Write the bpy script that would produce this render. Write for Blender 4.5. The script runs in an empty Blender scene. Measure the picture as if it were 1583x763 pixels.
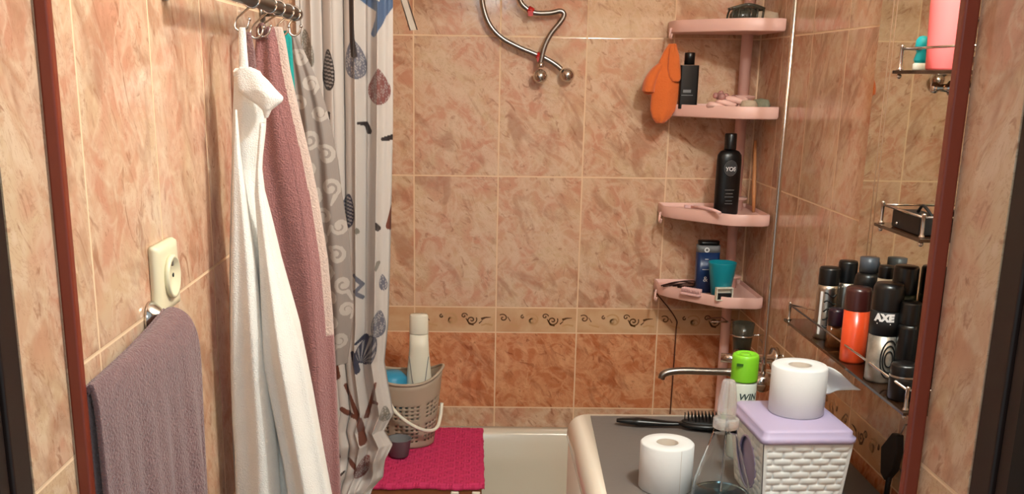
import bpy, math, random
import numpy as np
from mathutils import Vector, Matrix
C = bpy.context.scene.collection
S = bpy.context.scene
PI = math.pi
random.seed(4)

# ------------------------------------------------------------------ camera
EYE = 1.63
F, YAW, PITCH, ROLL, CX, CY = 1601.08, .0105, .2619, -.0132, 745.52, 544.24
def rotm():
    c, s = math.cos(YAW), math.sin(YAW); M = np.array([[c, -s, 0], [s, c, 0], [0, 0, 1.]])
    c, s = math.cos(PITCH), math.sin(PITCH); M = np.array([[1, 0, 0], [0, c, -s], [0, s, c]]) @ M
    c, s = math.cos(ROLL), math.sin(ROLL); return np.array([[c, 0, -s], [0, 1, 0], [s, 0, c]]) @ M
RM = rotm()
cam = bpy.data.objects.new('camera', bpy.data.cameras.new('camera')); C.objects.link(cam)
right, fwd, up = [Vector(RM[i]) for i in range(3)]
m = Matrix((right, up, -fwd)).transposed().to_4x4(); m.translation = (0, 0, EYE)
cam.matrix_world = m
cam.data.sensor_fit = 'HORIZONTAL'; cam.data.sensor_width = 36
cam.data.lens = F / 1583 * 36
cam.data.shift_x = (791.5 - CX) / 1583; cam.data.shift_y = (CY - 381.5) / 1583
cam.data.clip_start = .02
S.camera = cam
def at(x, y, X=None, Y=None, Z=None):
    d = RM.T @ np.array([(x - CX) / F, 1, -(y - CY) / F])
    t = X / d[0] if X is not None else (Y / d[1] if Y is not None else (Z - EYE) / d[2])
    return Vector((d[0] * t, d[1] * t, EYE + d[2] * t))

# ------------------------------------------------------------------ light
w = bpy.data.worlds.new('world'); S.world = w; w.use_nodes = True
w.node_tree.nodes['Background'].inputs[0].default_value = (.86, .97, 1.0, 1)
w.node_tree.nodes['Background'].inputs[1].default_value = .35
def lamp(name, loc, power, r, col):
    l = bpy.data.lights.new(name, 'POINT'); l.energy = power; l.shadow_soft_size = r; l.color = col
    o = bpy.data.objects.new(name, l); o.location = loc; C.objects.link(o); return o
lamp('ceiling_light', (.58, 1.22, 2.32)  , 30, .045, (.84, .98, 1.0))
lamp('hallway_fill', (.1, -.3, 2.2), 13, .15, (.86, .98, 1.0))  # added fill lamp behind the camera, brightens the door reveals
S.view_settings.view_transform = 'Standard'; S.view_settings.look = 'None'
S.view_settings.gamma = 1; S.view_settings.use_curve_mapping = False
S.view_settings.exposure = .62

# ------------------------------------------------------------------ helpers
def lin(c):
    r = []
    for v in c:
        v /= 255.; r.append(v / 12.92 if v <= .04045 else ((v + .055) / 1.055) ** 2.4)
    return (*r, 1)
def P(name, col, rough=.5, metal=0, trans=0, bump=None, sheen=0, coat=0, ior=1.45, alpha=1, mottle=None, attr=False, spec=None):
    m = bpy.data.materials.new(name); m.use_nodes = True; nt = m.node_tree
    b = nt.nodes['Principled BSDF']; c = lin(col)
    b.inputs['Base Color'].default_value = c; b.inputs['Roughness'].default_value = rough
    b.inputs['Metallic'].default_value = metal; b.inputs['Transmission Weight'].default_value = trans
    b.inputs['IOR'].default_value = ior; b.inputs['Alpha'].default_value = alpha
    b.inputs['Sheen Weight'].default_value = sheen; b.inputs['Coat Weight'].default_value = coat
    if spec is not None: b.inputs['Specular IOR Level'].default_value = spec
    tc = nt.nodes.new('ShaderNodeTexCoord')
    if attr:
        a = nt.nodes.new('ShaderNodeAttribute'); a.attribute_name = 'Col'
        nt.links.new(a.outputs['Color'], b.inputs['Base Color'])
    elif mottle:
        n = nt.nodes.new('ShaderNodeTexNoise'); n.inputs['Scale'].default_value = mottle[0]; n.inputs['Detail'].default_value = 5
        nt.links.new(tc.outputs['Object'], n.inputs['Vector'])
        r = nt.nodes.new('ShaderNodeMix'); r.data_type = 'RGBA'
        r.inputs['A'].default_value = c; r.inputs['B'].default_value = lin(mottle[1])
        nt.links.new(n.outputs['Fac'], r.inputs['Factor']); nt.links.new(r.outputs['Result'], b.inputs['Base Color'])
    if bump:
        n = nt.nodes.new('ShaderNodeTexNoise'); n.inputs['Scale'].default_value = bump[0]; n.inputs['Detail'].default_value = 3
        nt.links.new(tc.outputs['Object'], n.inputs['Vector'])
        q = nt.nodes.new('ShaderNodeBump'); q.inputs['Strength'].default_value = bump[1]; q.inputs['Distance'].default_value = bump[2] if len(bump) > 2 else .003
        nt.links.new(n.outputs['Fac'], q.inputs['Height']); nt.links.new(q.outputs['Normal'], b.inputs['Normal'])
    return m

def tile_mat(name, axis, u0, rows, tw=.25, lower=True, tint=1.0):
    """glazed marbled ceramic tiles: u along the wall, v = height; rows = (v0, tile height)"""
    m = bpy.data.materials.new(name); m.use_nodes = True; nt = m.node_tree; N = nt.nodes; L = nt.links
    b = N['Principled BSDF']
    geo = N.new('ShaderNodeNewGeometry'); sep = N.new('ShaderNodeSeparateXYZ'); L.new(geo.outputs['Position'], sep.inputs[0])
    def mt(op, a, bb=None, c=None):
        n = N.new('ShaderNodeMath'); n.operation = op
        for i, x in enumerate((a, bb, c)):
            if x is None: continue
            if isinstance(x, (int, float)): n.inputs[i].default_value = x
            else: L.new(x, n.inputs[i])
        return n.outputs[0]
    u = sep.outputs[axis]; v = sep.outputs['Z']
    uu = mt('DIVIDE', mt('SUBTRACT', u, u0), tw); vv = mt('DIVIDE', mt('SUBTRACT', v, rows[0]), rows[1])
    def line(t, size):      # distance (m) to nearest integer line
        fr = mt('FRACT', t); return mt('MULTIPLY', mt('MINIMUM', fr, mt('SUBTRACT', 1.0, fr)), size)
    dmin = line(uu, tw)
    dv = line(vv, rows[1])
    if lower:
        up_ = mt('GREATER_THAN', v, rows[0] - .02)
        dv = mt('ADD', mt('MULTIPLY', dv, up_), mt('MULTIPLY', mt('SUBTRACT', 1.0, up_), 1.0))
        for z in (.940, .861, .618): dv = mt('MINIMUM', dv, mt('ABSOLUTE', mt('SUBTRACT', v, z)))
    d = mt('MINIMUM', dmin, dv)
    grout = mt('LESS_THAN', d, .0021)
    # per-tile offset
    cid = N.new('ShaderNodeCombineXYZ'); L.new(mt('FLOOR', uu), cid.inputs[0]); L.new(mt('FLOOR', vv), cid.inputs[1])
    wn = N.new('ShaderNodeTexWhiteNoise'); L.new(cid.outputs[0], wn.inputs['Vector'])
    pos = N.new('ShaderNodeCombineXYZ'); L.new(u, pos.inputs[0]); L.new(v, pos.inputs[1])
    off = N.new('ShaderNodeVectorMath'); off.operation = 'SCALE'; L.new(wn.outputs['Color'], off.inputs[0]); off.inputs['Scale'].default_value = 9.
    add = N.new('ShaderNodeVectorMath'); L.new(pos.outputs[0], add.inputs[0]); L.new(off.outputs[0], add.inputs[1])
    def noise(vec, sc, det, dist=0., rgh=.55):
        n = N.new('ShaderNodeTexNoise'); n.inputs['Scale'].default_value = sc; n.inputs['Detail'].default_value = det
        n.inputs['Distortion'].default_value = dist; n.inputs['Roughness'].default_value = rgh
        L.new(vec, n.inputs['Vector']); return n.outputs['Fac']
    mp = N.new('ShaderNodeMapping'); L.new(add.outputs[0], mp.inputs[0]); mp.vector_type = 'TEXTURE'; mp.inputs['Rotation'].default_value = (0, 0, math.radians(-52 if axis == 'X' else -60))
    mp.inputs['Scale'].default_value = (1.0, .5, 1)
    blot2 = noise(add.outputs[0], 17, 3, .8); blot3 = noise(mp.outputs[0], 7, 4, .9); blot = noise(add.outputs[0], 9, 4, .6); streak = noise(mp.outputs[0], 9, 5, 1.3); fine = noise(mp.outputs[0], 15, 6, 2.0, .6)
    def ramp(x, stops):
        r = N.new('ShaderNodeValToRGB'); e = r.color_ramp.elements
        while len(e) < len(stops): e.new(.5)
        for i, (p, c) in enumerate(stops): e[i].position = p; e[i].color = (c, c, c, 1)
        L.new(x, r.inputs[0]); return r.outputs[0]
    def mix(f, a, c):
        r = N.new('ShaderNodeMix'); r.data_type = 'RGBA'
        if isinstance(f, float): r.inputs['Factor'].default_value = f
        else: L.new(f, r.inputs['Factor'])
        for k, x in (('A', a), ('B', c)):
            if isinstance(x, tuple): r.inputs[k].default_value = x
            else: L.new(x, r.inputs[k])
        return r.outputs['Result']
    def marble(base, pink, pale, dark):
        c = mix(ramp(blot, [(.36, 0), (.62, 1)]), lin(base), lin(pink))
        c = mix(ramp(blot2, [(.40, 0), (.50, .55), (.62, .1)]), c, lin(pale)); c = mix(ramp(streak, [(.54, 0), (.64, .6)]), c, lin(pale))
        c = mix(ramp(blot3, [(.54, 0), (.66, .5)]), c, lin(dark))
        c = mix(ramp(fine, [(.28, .8), (.36, .45), (.42, 0)]), c, lin(dark))
        c = mix(ramp(fine, [(.485, 0), (.497, .42), (.51, 0)]), c, lin(dark))
        return c
    col = marble((208, 176, 142), (202, 146, 118), (222, 194, 166), (156, 104, 76))
    if lower:
        low = marble((206, 132, 90), (190, 114, 74), (228, 174, 132), (146, 78, 46))
        isl = mt('MULTIPLY', mt('LESS_THAN', v, .861), mt('GREATER_THAN', v, .618))
        col = mix(isl, col, low)
        isb = mt('MULTIPLY', mt('LESS_THAN', v, .940), mt('GREATER_THAN', v, .861))
        bord = mix(ramp(blot, [(.4, 0), (.62, 1)]), lin((214, 178, 140)), lin((204, 158, 118)))
        col = mix(isb, col, bord)
    col = mix(grout, col, lin((228, 196, 160)))
    L.new(col, b.inputs['Base Color'])
    rg = mix(grout, (.13, .13, .13, 1), (.8, .8, .8, 1)); L.new(rg, b.inputs['Roughness'])
    # tile edge bump + slight glaze waviness
    hgt = mt('ADD', mt('MULTIPLY', mt('MINIMUM', mt('DIVIDE', d, .003), 1.0), .6), mt('MULTIPLY', noise(pos.outputs[0], 14, 2), .5))
    bp = N.new('ShaderNodeBump'); bp.inputs['Strength'].default_value = .35; bp.inputs['Distance'].default_value = .002
    L.new(hgt, bp.inputs['Height']); L.new(bp.outputs[0], b.inputs['Normal'])
    return m

class G:
    def __init__(s): s.v, s.f, s.mi, s.sm = [], [], [], []
    def add(s, vs, fs, mat=0, smooth=True):
        o = len(s.v); s.v += [tuple(map(float, p)) for p in vs]
        for f in fs: s.f.append(tuple(i + o for i in f)); s.mi.append(mat); s.sm.append(smooth)
        return s
    def box(s, x0, x1, y0, y1, z0, z1, mat=0):
        vs = [(x, y, z) for z in (z0, z1) for y in (y0, y1) for x in (x0, x1)]
        return s.add(vs, [(0, 2, 3, 1), (4, 5, 7, 6), (0, 1, 5, 4), (2, 6, 7, 3), (0, 4, 6, 2), (1, 3, 7, 5)], mat, False)
    def loft(s, rings, closed=True, cap=True, mat=0, smooth=True):
        n = len(rings[0]); vs = [p for r in rings for p in r]; fs = []
        for i in range(len(rings) - 1):
            for j in range(n if closed else n - 1):
                k = (j + 1) % n; fs.append((i * n + j, i * n + k, (i + 1) * n + k, (i + 1) * n + j))
        if cap and closed: fs += [tuple(range(n))[::-1], tuple((len(rings) - 1) * n + j for j in range(n))]
        return s.add(vs, fs, mat, smooth)
    def lathe(s, prof, c=(0, 0, 0), n=36, sx=1, sy=1, mat=0, cap=True, axis='Z', rot=0):
        rings = []
        for r, z in prof:
            ring = []
            for k in range(n):
                a = 2 * PI * k / n; x, y = r * sx * math.cos(a), r * sy * math.sin(a)
                x, y = x * math.cos(rot) - y * math.sin(rot), x * math.sin(rot) + y * math.cos(rot)
                p = {'Z': (x, y, z), 'X': (z, x, y), 'Y': (y, z, x)}[axis]
                ring.append((c[0] + p[0], c[1] + p[1], c[2] + p[2]))
            rings.append(ring)
        return s.loft(rings, True, cap, mat)
    def tube(s, pts, r, n=10, mat=0, closed=False, flat=1.0, cap=True):
        pts = [Vector(p) for p in pts]; rs = r if isinstance(r, (list, tuple)) else [r] * len(pts)
        rings = []; prev = None
        for i, p in enumerate(pts):
            a = pts[(i - 1) % len(pts)] if (i or closed) else p; b = pts[(i + 1) % len(pts)] if (i < len(pts) - 1 or closed) else p
            t = (b - a).normalized()
            if prev is None:
                ref = Vector((0, 0, 1)) if abs(t.z) < .9 else Vector((1, 0, 0)); nn = t.cross(ref).normalized()
            else: nn = (prev - t * prev.dot(t)).normalized()
            prev = nn; bb = t.cross(nn)
            rings.append([tuple(p + nn * math.cos(2 * PI * k / n) * rs[i] + bb * math.sin(2 * PI * k / n) * rs[i] * flat) for k in range(n)])
        if closed: rings.append(rings[0]); return s.loft(rings, True, False, mat)
        return s.loft(rings, True, cap, mat)
    def ball(s, c, r, n=20, sx=1, sy=1, sz=1, mat=0):
        m_ = n // 2
        return s.lathe([(max(r * math.sin(PI * i / m_), 1e-5), -r * sz * math.cos(PI * i / m_)) for i in range(m_ + 1)], c, n, sx, sy, mat)
    def prism(s, poly, z0, z1, mat=0):
        n = len(poly)
        return s.add([(x, y, z0) for x, y in poly] + [(x, y, z1) for x, y in poly],
              [tuple(range(n))[::-1], tuple(range(n, 2 * n))] + [(i, (i + 1) % n, n + (i + 1) % n, n + i) for i in range(n)], mat, False)
def spl(pts, k=8, closed=False):
    P_ = [Vector(p) for p in pts]; out = []; n = len(P_)
    g = lambda i: P_[i % n] if closed else P_[max(0, min(n - 1, i))]
    for i in range(n if closed else n - 1):
        a, b, c, d = g(i - 1), g(i), g(i + 1), g(i + 2)
        for j in range(k):
            t = j / k
            out.append(.5 * ((2 * b) + (c - a) * t + (2 * a - 5 * b + 4 * c - d) * t * t + (3 * b - a - 3 * c + d) * t ** 3))
    if not closed: out.append(P_[-1])
    return out
def obj(name, g, mats, parent=None, loc=(0, 0, 0), rot=0, bevel=0, subd=0, solid=0, label=None, seg=2):
    me = bpy.data.meshes.new(name); me.from_pydata(g.v, [], g.f)
    mats = mats if isinstance(mats, (list, tuple)) else [mats]
    for mm in mats: me.materials.append(mm)
    me.polygons.foreach_set('material_index', g.mi); me.polygons.foreach_set('use_smooth', g.sm)
    me.validate(); me.update()
    o = bpy.data.objects.new(name, me); C.objects.link(o)
    o.location = loc; o.rotation_euler = (0, 0, rot)
    if parent: o.parent = parent
    if solid: md = o.modifiers.new('solid', 'SOLIDIFY'); md.thickness = solid; md.offset = 0
    if bevel:
        md = o.modifiers.new('bevel', 'BEVEL'); md.width = bevel; md.segments = seg; md.limit_method = 'ANGLE'; md.angle_limit = math.radians(50)
        me.polygons.foreach_set('use_smooth', [True] * len(me.polygons))
        md.harden_normals = True
    if subd: md = o.modifiers.new('sub', 'SUBSURF'); md.levels = subd; md.render_levels = subd
    if label: o['label'] = label
    return o
def tag(o, label, cat, group=None):
    o['label'] = label; o['category'] = cat
    if group: o['group'] = group
    return o
def thing(name, label, cat, loc=(0, 0, 0), rot=0, group=None):
    o = bpy.data.objects.new(name, None); o.empty_display_size = .02; C.objects.link(o)
    o.location = loc; o.rotation_euler = (0, 0, rot); return tag(o, label, cat, group)
def wpart(name, g, mats, t, **k):      # part given in world coordinates (its thing is unrotated)
    return obj(name, g, mats, t, loc=-t.location, **k)
def struct(name, g, mats, parent=None, **k):
    o = obj(name, g, mats, parent, **k); o['kind'] = 'structure'; return o
def text_g(s, size, depth=.0003, bold=0., shear=0):
    cu = bpy.data.curves.new('t', 'FONT'); cu.body = s; cu.size = size; cu.align_x = 'CENTER'; cu.align_y = 'CENTER'
    cu.extrude = depth; cu.offset = bold; cu.shear = shear
    o = bpy.data.objects.new('t', cu); C.objects.link(o); bpy.context.view_layer.update()
    me = bpy.data.meshes.new_from_object(o.evaluated_get(bpy.context.evaluated_depsgraph_get()))
    g = G(); g.add([tuple(v.co) for v in me.vertices], [tuple(p.vertices) for p in me.polygons], 0, False)
    bpy.data.objects.remove(o); bpy.data.meshes.remove(me); return g
def wrap(g, r, z, a0=0., sy=1.0):      # bend flat lettering round a cylinder whose front faces -Y
    g.v = [((r + 2e-4 + max(0, d)) * math.sin(x / r + a0), -(r + 2e-4 + max(0, d)) * math.cos(x / r + a0) * sy, z + y) for x, y, d in g.v]; return g
def stand(g, y, z, x0=0.):             # flat lettering standing up, facing -Y
    g.v = [(x + x0, y - max(0, d), z + yy) for x, yy, d in g.v]; return g
def color_attr(o, fn):
    me = o.data; n = len(me.vertices); co = np.zeros(n * 3); me.vertices.foreach_get('co', co); co = co.reshape(-1, 3)
    c = fn(co); a = me.color_attributes.new('Col', 'FLOAT_COLOR', 'POINT')
    a.data.foreach_set('color', np.concatenate([c, np.ones((n, 1))], 1).astype(np.float32).ravel())

XL, XR, D, YI, YO = -.399, .826, 3.111, 1.0, .90
CEIL = 2.5
# ------------------------------------------------------------------ materials
MT = dict(
 chrome=P('chrome', (205, 200, 195), .14, 1), steel=P('steel', (150, 145, 140), .3, 1),
 white=P('white_enamel', (228, 222, 208), .22, coat=.3), tub=P('tub_enamel', (222, 214, 196), .16, coat=.4),
 grey=P('grey_rubber', (110, 104, 100), .6, bump=(60, .2)),
 pinkp=P('pink_plastic', (232, 188, 176), .42), paper=P('paper', (216, 218, 218), .9, bump=(120, .35, .001)),
 card=P('cardboard', (176, 164, 150), .9), blackp=P('black_plastic', (14, 14, 15), .3),
 blackm=P('black_matt', (20, 19, 19), .55), orange=P('orange_knit', (214, 106, 44), .9, bump=(220, .8, .002), sheen=.3),
 terryw=P('white_terry', (240, 238, 232), .95, bump=(520, .8, .002), sheen=.2, mottle=(30, (228, 225, 218))),
 terrym=P('mauve_terry', (160, 110, 106), .95, bump=(330, 1., .004), sheen=.3, attr=True),
 terryg=P('grey_mauve_terry', (142, 106, 104), .95, bump=(330, 1., .004), sheen=.3, mottle=(90, (112, 80, 80))),
 brown=P('brown_trim', (128, 52, 34), .3, coat=.2), frame=P('door_frame_paint', (34, 20, 16), .45),
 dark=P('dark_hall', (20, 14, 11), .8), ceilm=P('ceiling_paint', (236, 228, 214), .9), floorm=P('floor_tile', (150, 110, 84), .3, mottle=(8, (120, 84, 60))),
 wood=P('bench_wood', (150, 92, 54), .45, mottle=(30, (120, 66, 36))), mat=P('mat_crimson', (196, 26, 66), .8, attr=True),
 cream=P('cream_plastic', (232, 228, 210), .35), beige=P('basket_plastic', (176, 160, 140), .5),
 blue=P('blue_plastic', (52, 150, 190), .4), navy=P('navy_label', (20, 48, 92), .3), teal=P('teal_plastic', (8, 134, 150), .35),
 greyp=P('grey_plastic', (118, 120, 122), .4), lime=P('lime_plastic', (128, 204, 44), .35), lilac=P('lilac_plastic', (176, 164, 194), .45),
 weave=P('white_weave', (228, 234, 232), .45), glass=P('clear_glass', (225, 240, 235), .02, trans=1, ior=1.5),
 clear=P('clear_plastic', (250, 252, 252), .05, trans=1, ior=1.2), blueliq=P('blue_liquid', (190, 232, 244), .02, trans=1, ior=1.2),
 silver=P('brushed_silver', (190, 186, 178), .28, 1), orangec=P('orange_can', (218, 74, 34), .25, coat=.4), maroon=P('maroon_shrink', (62, 26, 24), .3, coat=.3),
 mirror=P('mirror_silver', (216, 214, 200), .015, 1), ink=P('white_ink', (225, 225, 225), .5), inkd=P('dark_ink', (60, 74, 70), .5),
 pinkb=P('pink_bottle', (250, 118, 118), .35), tealb=P('turquoise_plastic', (20, 170, 176), .35), redt=P('red_tape', (190, 40, 36), .4),
 amber=P('amber_glass', (150, 90, 50), .1, trans=.6), plum=P('plum_cap', (34, 14, 26), .3), bristle=P('pale_bristle', (236, 190, 186), .5),
 tan=P('tan_wood', (196, 132, 84), .5), sponge=P('pale_sponge', (190, 170, 146), .9, bump=(200, .8)), greens=P('green_grey_sponge', (138, 140, 118), .9, bump=(150, .8)),
 smoke=P('smoky_plastic', (92, 88, 74), .12, trans=.55), tealc=P('teal_cloth', (24, 150, 146), .85, bump=(150, .6)),
 olive=P('olive_glaze', (100, 66, 34), .3), paleg=P('pale_glaze', (196, 152, 104), .3), sheer=P('sheer_organza', (128, 122, 122), .55, attr=True),
 satin=P('satin_print', (190, 184, 180), .3, attr=True, sheen=.2),
 can=P('pale_can', (206, 214, 204), .3), pinkg=P('pink_glass_beads', (196, 140, 132), .2, trans=.3),
)
ROWS = (.940, .3985)
tb = tile_mat('tiles_back', 'X', -.1768, ROWS); tl = tile_mat('tiles_left', 'Y', 1.0771, ROWS); tr = tile_mat('tiles_right', 'Y', 2.389, ROWS)
tv = tile_mat('tiles_reveal', 'Y', .80, (1.2475, .62), lower=False)
tf = tile_mat('tiles_front', 'X', .45, ROWS)

# ------------------------------------------------------------------ room shell
def scrolls(g, w2, u0, ua, ub):
    """raised scroll ornament of the border tiles, w2(u, v, out) -> world point"""
    def stroke(pts, r0, r1, mat):
        n = len(pts)
        for i in range(n - 1):
            (a, b), (c, d) = pts[i], pts[i + 1]; L = math.hypot(c - a, d - b) or 1e-6
            nx, ny = -(d - b) / L, (c - a) / L
            ra = r0 + (r1 - r0) * i / (n - 1); rb = r0 + (r1 - r0) * (i + 1) / (n - 1)
            q = [(a - nx * ra, b - ny * ra), (c - nx * rb, d - ny * rb), (c + nx * rb, d + ny * rb), (a + nx * ra, b + ny * ra)]
            g.add([w2(x, y, .0006) for x, y in q], [(0, 1, 2, 3)], mat)
    def spiral(cx, cy, R, s, mat, turns=1.6, a0=0, th=.0028):
        stroke([(cx + s * R * 1.1 * t * math.cos(a0 + turns * 2 * PI * t), cy + R * t * math.sin(a0 + turns * 2 * PI * t)) for t in [i / 26 for i in range(2, 27)]], th * .85, th * .6, mat)
    z = .9005; k = math.floor((ua - u0) / .25)
    while u0 + k * .25 < ub:
        u = u0 + k * .25; k += 1
        if u + .02 < ua or u + .245 > ub: continue
        spiral(u + .022, z + .006, .013, 1, 1, 1.3, .5); stroke([(u + .038, z - .012), (u + .05, z - .016), (u + .07, z - .02)], .0015, .003, 2)
        stroke([(u + .036, z + .01), (u + .045, z - .004)], .001, .0015, 1)
        spiral(u + .083, z + .01, .0065, -1, 1, 1.1, 1); spiral(u + .112, z, .022, 1, 2, 1.4, 0, .0035); spiral(u + .112, z - .003, .012, -1, 2, 1.2, 2, .003)
        spiral(u + .152, z + .012, .0095, -1, 1, 1.3, 1.2, .0026); spiral(u + .175, z - .001, .0155, 1, 1, 1.7, 2.4, .003)
        stroke([(u + .158, z + .004), (u + .168, z - .014), (u + .182, z - .017)], .0015, .002, 1)
        stroke([(u + .205, z + .002), (u + .218, z + .007), (u + .235, z + .008)], .004, .0008, 1); stroke([(u + .208, z - .003), (u + .198, z - .012)], .0012, .002, 1)
        stroke([(u + .205, z - .018), (u + .22, z - .013), (u + .24, z - .017)], .002, .003, 2)
bk = G().box(XL - .05, XR + .05, D, D + .05, 0, CEIL); scrolls(bk, lambda u, v, o: (u, D - o, v), -.1768 - 1, XL, XR)
struct('wall_back', bk, [tb, MT['olive'], MT['paleg']])
lw = G().box(XL - .05, XL, YI, D, 0, CEIL); scrolls(lw, lambda u, v, o: (XL + o, u, v), 1.0771, YI, D)
struct('wall_left', lw, [tl, MT['olive'], MT['paleg']])
rw = G().box(XR, XR + .05, YI, D, 0, CEIL); scrolls(rw, lambda u, v, o: (XR - o, u, v), .389, YI, D)
struct('wall_right', rw, [tr, MT['olive'], MT['paleg']])
struct('ceiling', G().box(XL - .05, XR + .05, YO, D + .05, CEIL, CEIL + .05), MT['ceilm'])
struct('floor', G().box(-1.6, 1.6, -1.4, D + .05, -.05, 0), MT['floorm'])
fr = G().box(.4655, XR + .05, YO, YI, 0, CEIL).box(-1.4, -.405, YO, YI, 0, CEIL).box(-.405, .4655, YO, YI, 2.06, CEIL).box(XR + .05, 1.6, YO, YI, 0, CEIL)
struct('wall_front', fr, tv)
struct('trim_1', G().box(-.4049, -.391, .9985, 1.012, 0, 2.06), MT['brown'], bevel=.003)
struct('trim_2', G().box(.4498, .4652, .9985, 1.012, 0, 2.06), MT['brown'], bevel=.003)
df = G().box(-.52, -.405, .862, .899, 0, 2.12).box(.4655, .58, .862, .899, 0, 2.12).box(-.405, .4655, .862, .899, 2.06, 2.12)
df.box(-.56, -.409, .835, .862, 0, 2.14).box(.4695, .62, .835, .862, 0, 2.14)
struct('door_1', df, MT['frame'], bevel=.003)
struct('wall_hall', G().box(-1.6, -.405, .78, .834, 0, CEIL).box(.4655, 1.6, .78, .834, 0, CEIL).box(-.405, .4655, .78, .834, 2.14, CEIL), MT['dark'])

# ------------------------------------------------------------------ bathtub
def rrect(x0, x1, y0, y1, r, z, n=6):
    pts = []
    for cx, cy, a in ((x1 - r, y1 - r, 0), (x0 + r, y1 - r, PI / 2), (x0 + r, y0 + r, PI), (x1 - r, y0 + r, 1.5 * PI)):
        for i in range(n + 1): t = a + PI / 2 * i / n; pts.append((cx + r * math.cos(t), cy + r * math.sin(t), z))
    return pts
t = thing('bathtub', 'white enamel bathtub along the back wall under a crimson mat', 'bathtub', ((XL + XR) / 2, 2.75, 0))
x0, x1, y0, y1 = XL + .003, XR - .003, 2.39, D - .003
g = G(); z = .557
g.loft([rrect(x0, x1, y0, y1, .02, .46), rrect(x0, x1, y0, y1, .02, z - .008), rrect(x0 + .006, x1 - .006, y0 + .006, y1 - .006, .02, z),
        rrect(x0 + .05, x1 - .05, y0 + .05, y1 - .045, .09, z), rrect(x0 + .06, x1 - .06, y0 + .058, y1 - .053, .09, z - .012),
        rrect(x0 + .08, x1 - .08, y0 + .075, y1 - .07, .1, z - .12), rrect(x0 + .14, x1 - .12, y0 + .11, y1 - .10, .12, z - .33),
        rrect(x0 + .24, x1 - .2, y0 + .17, y1 - .16, .12, z - .39)], True, False)
n_ = 28; g.f.append(tuple(7 * n_ + i for i in range(n_))); g.mi.append(0); g.sm.append(True)
wpart('basin', g, MT['tub'], t)
wpart('apron_panel', G().box(x0 + .01, x1 - .01, y0 + .01, y0 + .03, .02, .46), MT['tub'], t, bevel=.004)
wpart('drain', G().lathe([(.0, .168), (.03, .168), (.032, .171), (.02, .172), (.001, .170)], (.5, 2.76, 0), 24), MT['chrome'], t)

# wooden seat board and mat
t = thing('bath_board', 'slatted wooden board laid across the bathtub under the crimson mat', 'bath board', (-.11, 2.76, .557))
zb = .5585
g = G().box(XL + .016, .03, 2.548, 2.575, zb, zb + .022)
for y in (2.582, 2.667, 2.752, 2.837, 2.922): g.box(XL + .016, .03, y, y + .075, zb, zb + .022)
wpart('slat_panel', g, MT['wood'], t, bevel=.003)
# front cross pieces as seen under the mat's edge
wpart('crossbar', G().box(XL + .092, .03, 2.5448, 2.5478, zb - .06, zb + .018), MT['wood'], t, bevel=.001)
for px in (715, 748):
    p = at(px - 12, 755, Y=2.532); wpart('bracket', G().box(p.x - .011, p.x + .011, 2.530, 2.5415, zb - .05, zb + .012), MT['cream'], t, bevel=.003, label='cream bracket')
g = G(); nx, ny = 150, 210; ma = [(-.262, .036), (2.525, 2.975)]
pts = []
for j in range(ny + 1):
    for i in range(nx + 1):
        x = -.262 + .299 * i / nx + .0006 * math.sin(j * .13) * (i / nx > .9); y = 2.545 + .455 * j / ny
        cx_, cy_ = (x / .022) % 1, (y / .022) % 1
        hz = .0025 * (1 if ((int(x / .022 + 40) + int(y / .022)) % 2) == 0 and (cx_ * 3) % 1 > .35 else 0) + .0025 * (1 if ((int(x / .022 + 40) + int(y / .022)) % 2) == 1 and (cy_ * 3) % 1 > .35 else 0)
        e = min(i, nx - i, j, ny - j)
        hz += .002 * math.sin(x * 37) * math.sin(y * 23)
        pts.append((x, y, zb + .0262 + hz + (0 if e > 1 else -.002)))
g.loft([pts[j * (nx + 1):(j + 1) * (nx + 1)] for j in range(ny + 1)], False, False)
# front edge lip folds over board
lip = [[(x, y, z - d) for x, y, z in pts[:nx + 1]] for d, in ((0,), (.010,))]
g.loft([[(x, y - .003, z) for x, y, z in lip[1]], lip[0]], False, False)
mo = obj('bath_mat', g, MT['mat'], solid=.003)
rng = np.random.default_rng(2)
def matcol(co):
    r = rng.random(len(co))[:, None]; base = np.array(lin((206, 50, 102))[:3]); dk = np.array(lin((170, 24, 64))[:3])
    s = (np.sin(co[:, :1] * 210) * np.sin(co[:, 1:2] * 260) > .55).astype(float); return base * (1 - .5 * s) + dk * .5 * s + (r - .5) * .01
color_attr(mo, matcol); tag(mo, 'crimson ribbed rubber mat lying over the end of the bathtub', 'mat')

# ------------------------------------------------------------------ perforated basket with bottle
BC = Vector((-.187, 2.865, zb + .033))
t = thing('plastic_basket', 'beige perforated plastic basket with handle standing on the crimson mat', 'basket', BC)
def bring(h, n=72, rim=None, shrink=0):
    ring = []
    for k in range(n):
        a = 2 * PI * k / n; r = .078 + .026 * h
        zz = .195 * h + (.035 * abs(math.cos(a)) ** 3 * h)
        ring.append(((r - shrink) * 1.0 * math.cos(a), (r - shrink) * .82 * math.sin(a), zz))
    return ring
rows_ = [0, .03] + [.03 + .66 * i / 22 for i in range(1, 23)] + [.75, .9, 1.0]
g = G(); n = 72; rg = [bring(h) for h in rows_]; vs = [p for r in rg for p in r]; fs = []
for i in range(len(rg) - 1):
    for j in range(n):
        hole = 3 <= i <= 22 and i % 2 == 1 and j % 2 == 0 and i != 13 and j % 12 != 0
        if not hole: fs.append((i * n + j, i * n + (j + 1) % n, (i + 1) * n + (j + 1) % n, (i + 1) * n + j))
fs.append(tuple(range(n))[::-1]); g.add(vs, fs)
obj('body', g, MT['beige'], t, solid=.0022)
obj('rim', G().tube([(p[0] * 1.015, p[1] * 1.015, p[2]) for p in bring(1.0)], .0042, 8, closed=True), MT['beige'], t)
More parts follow.
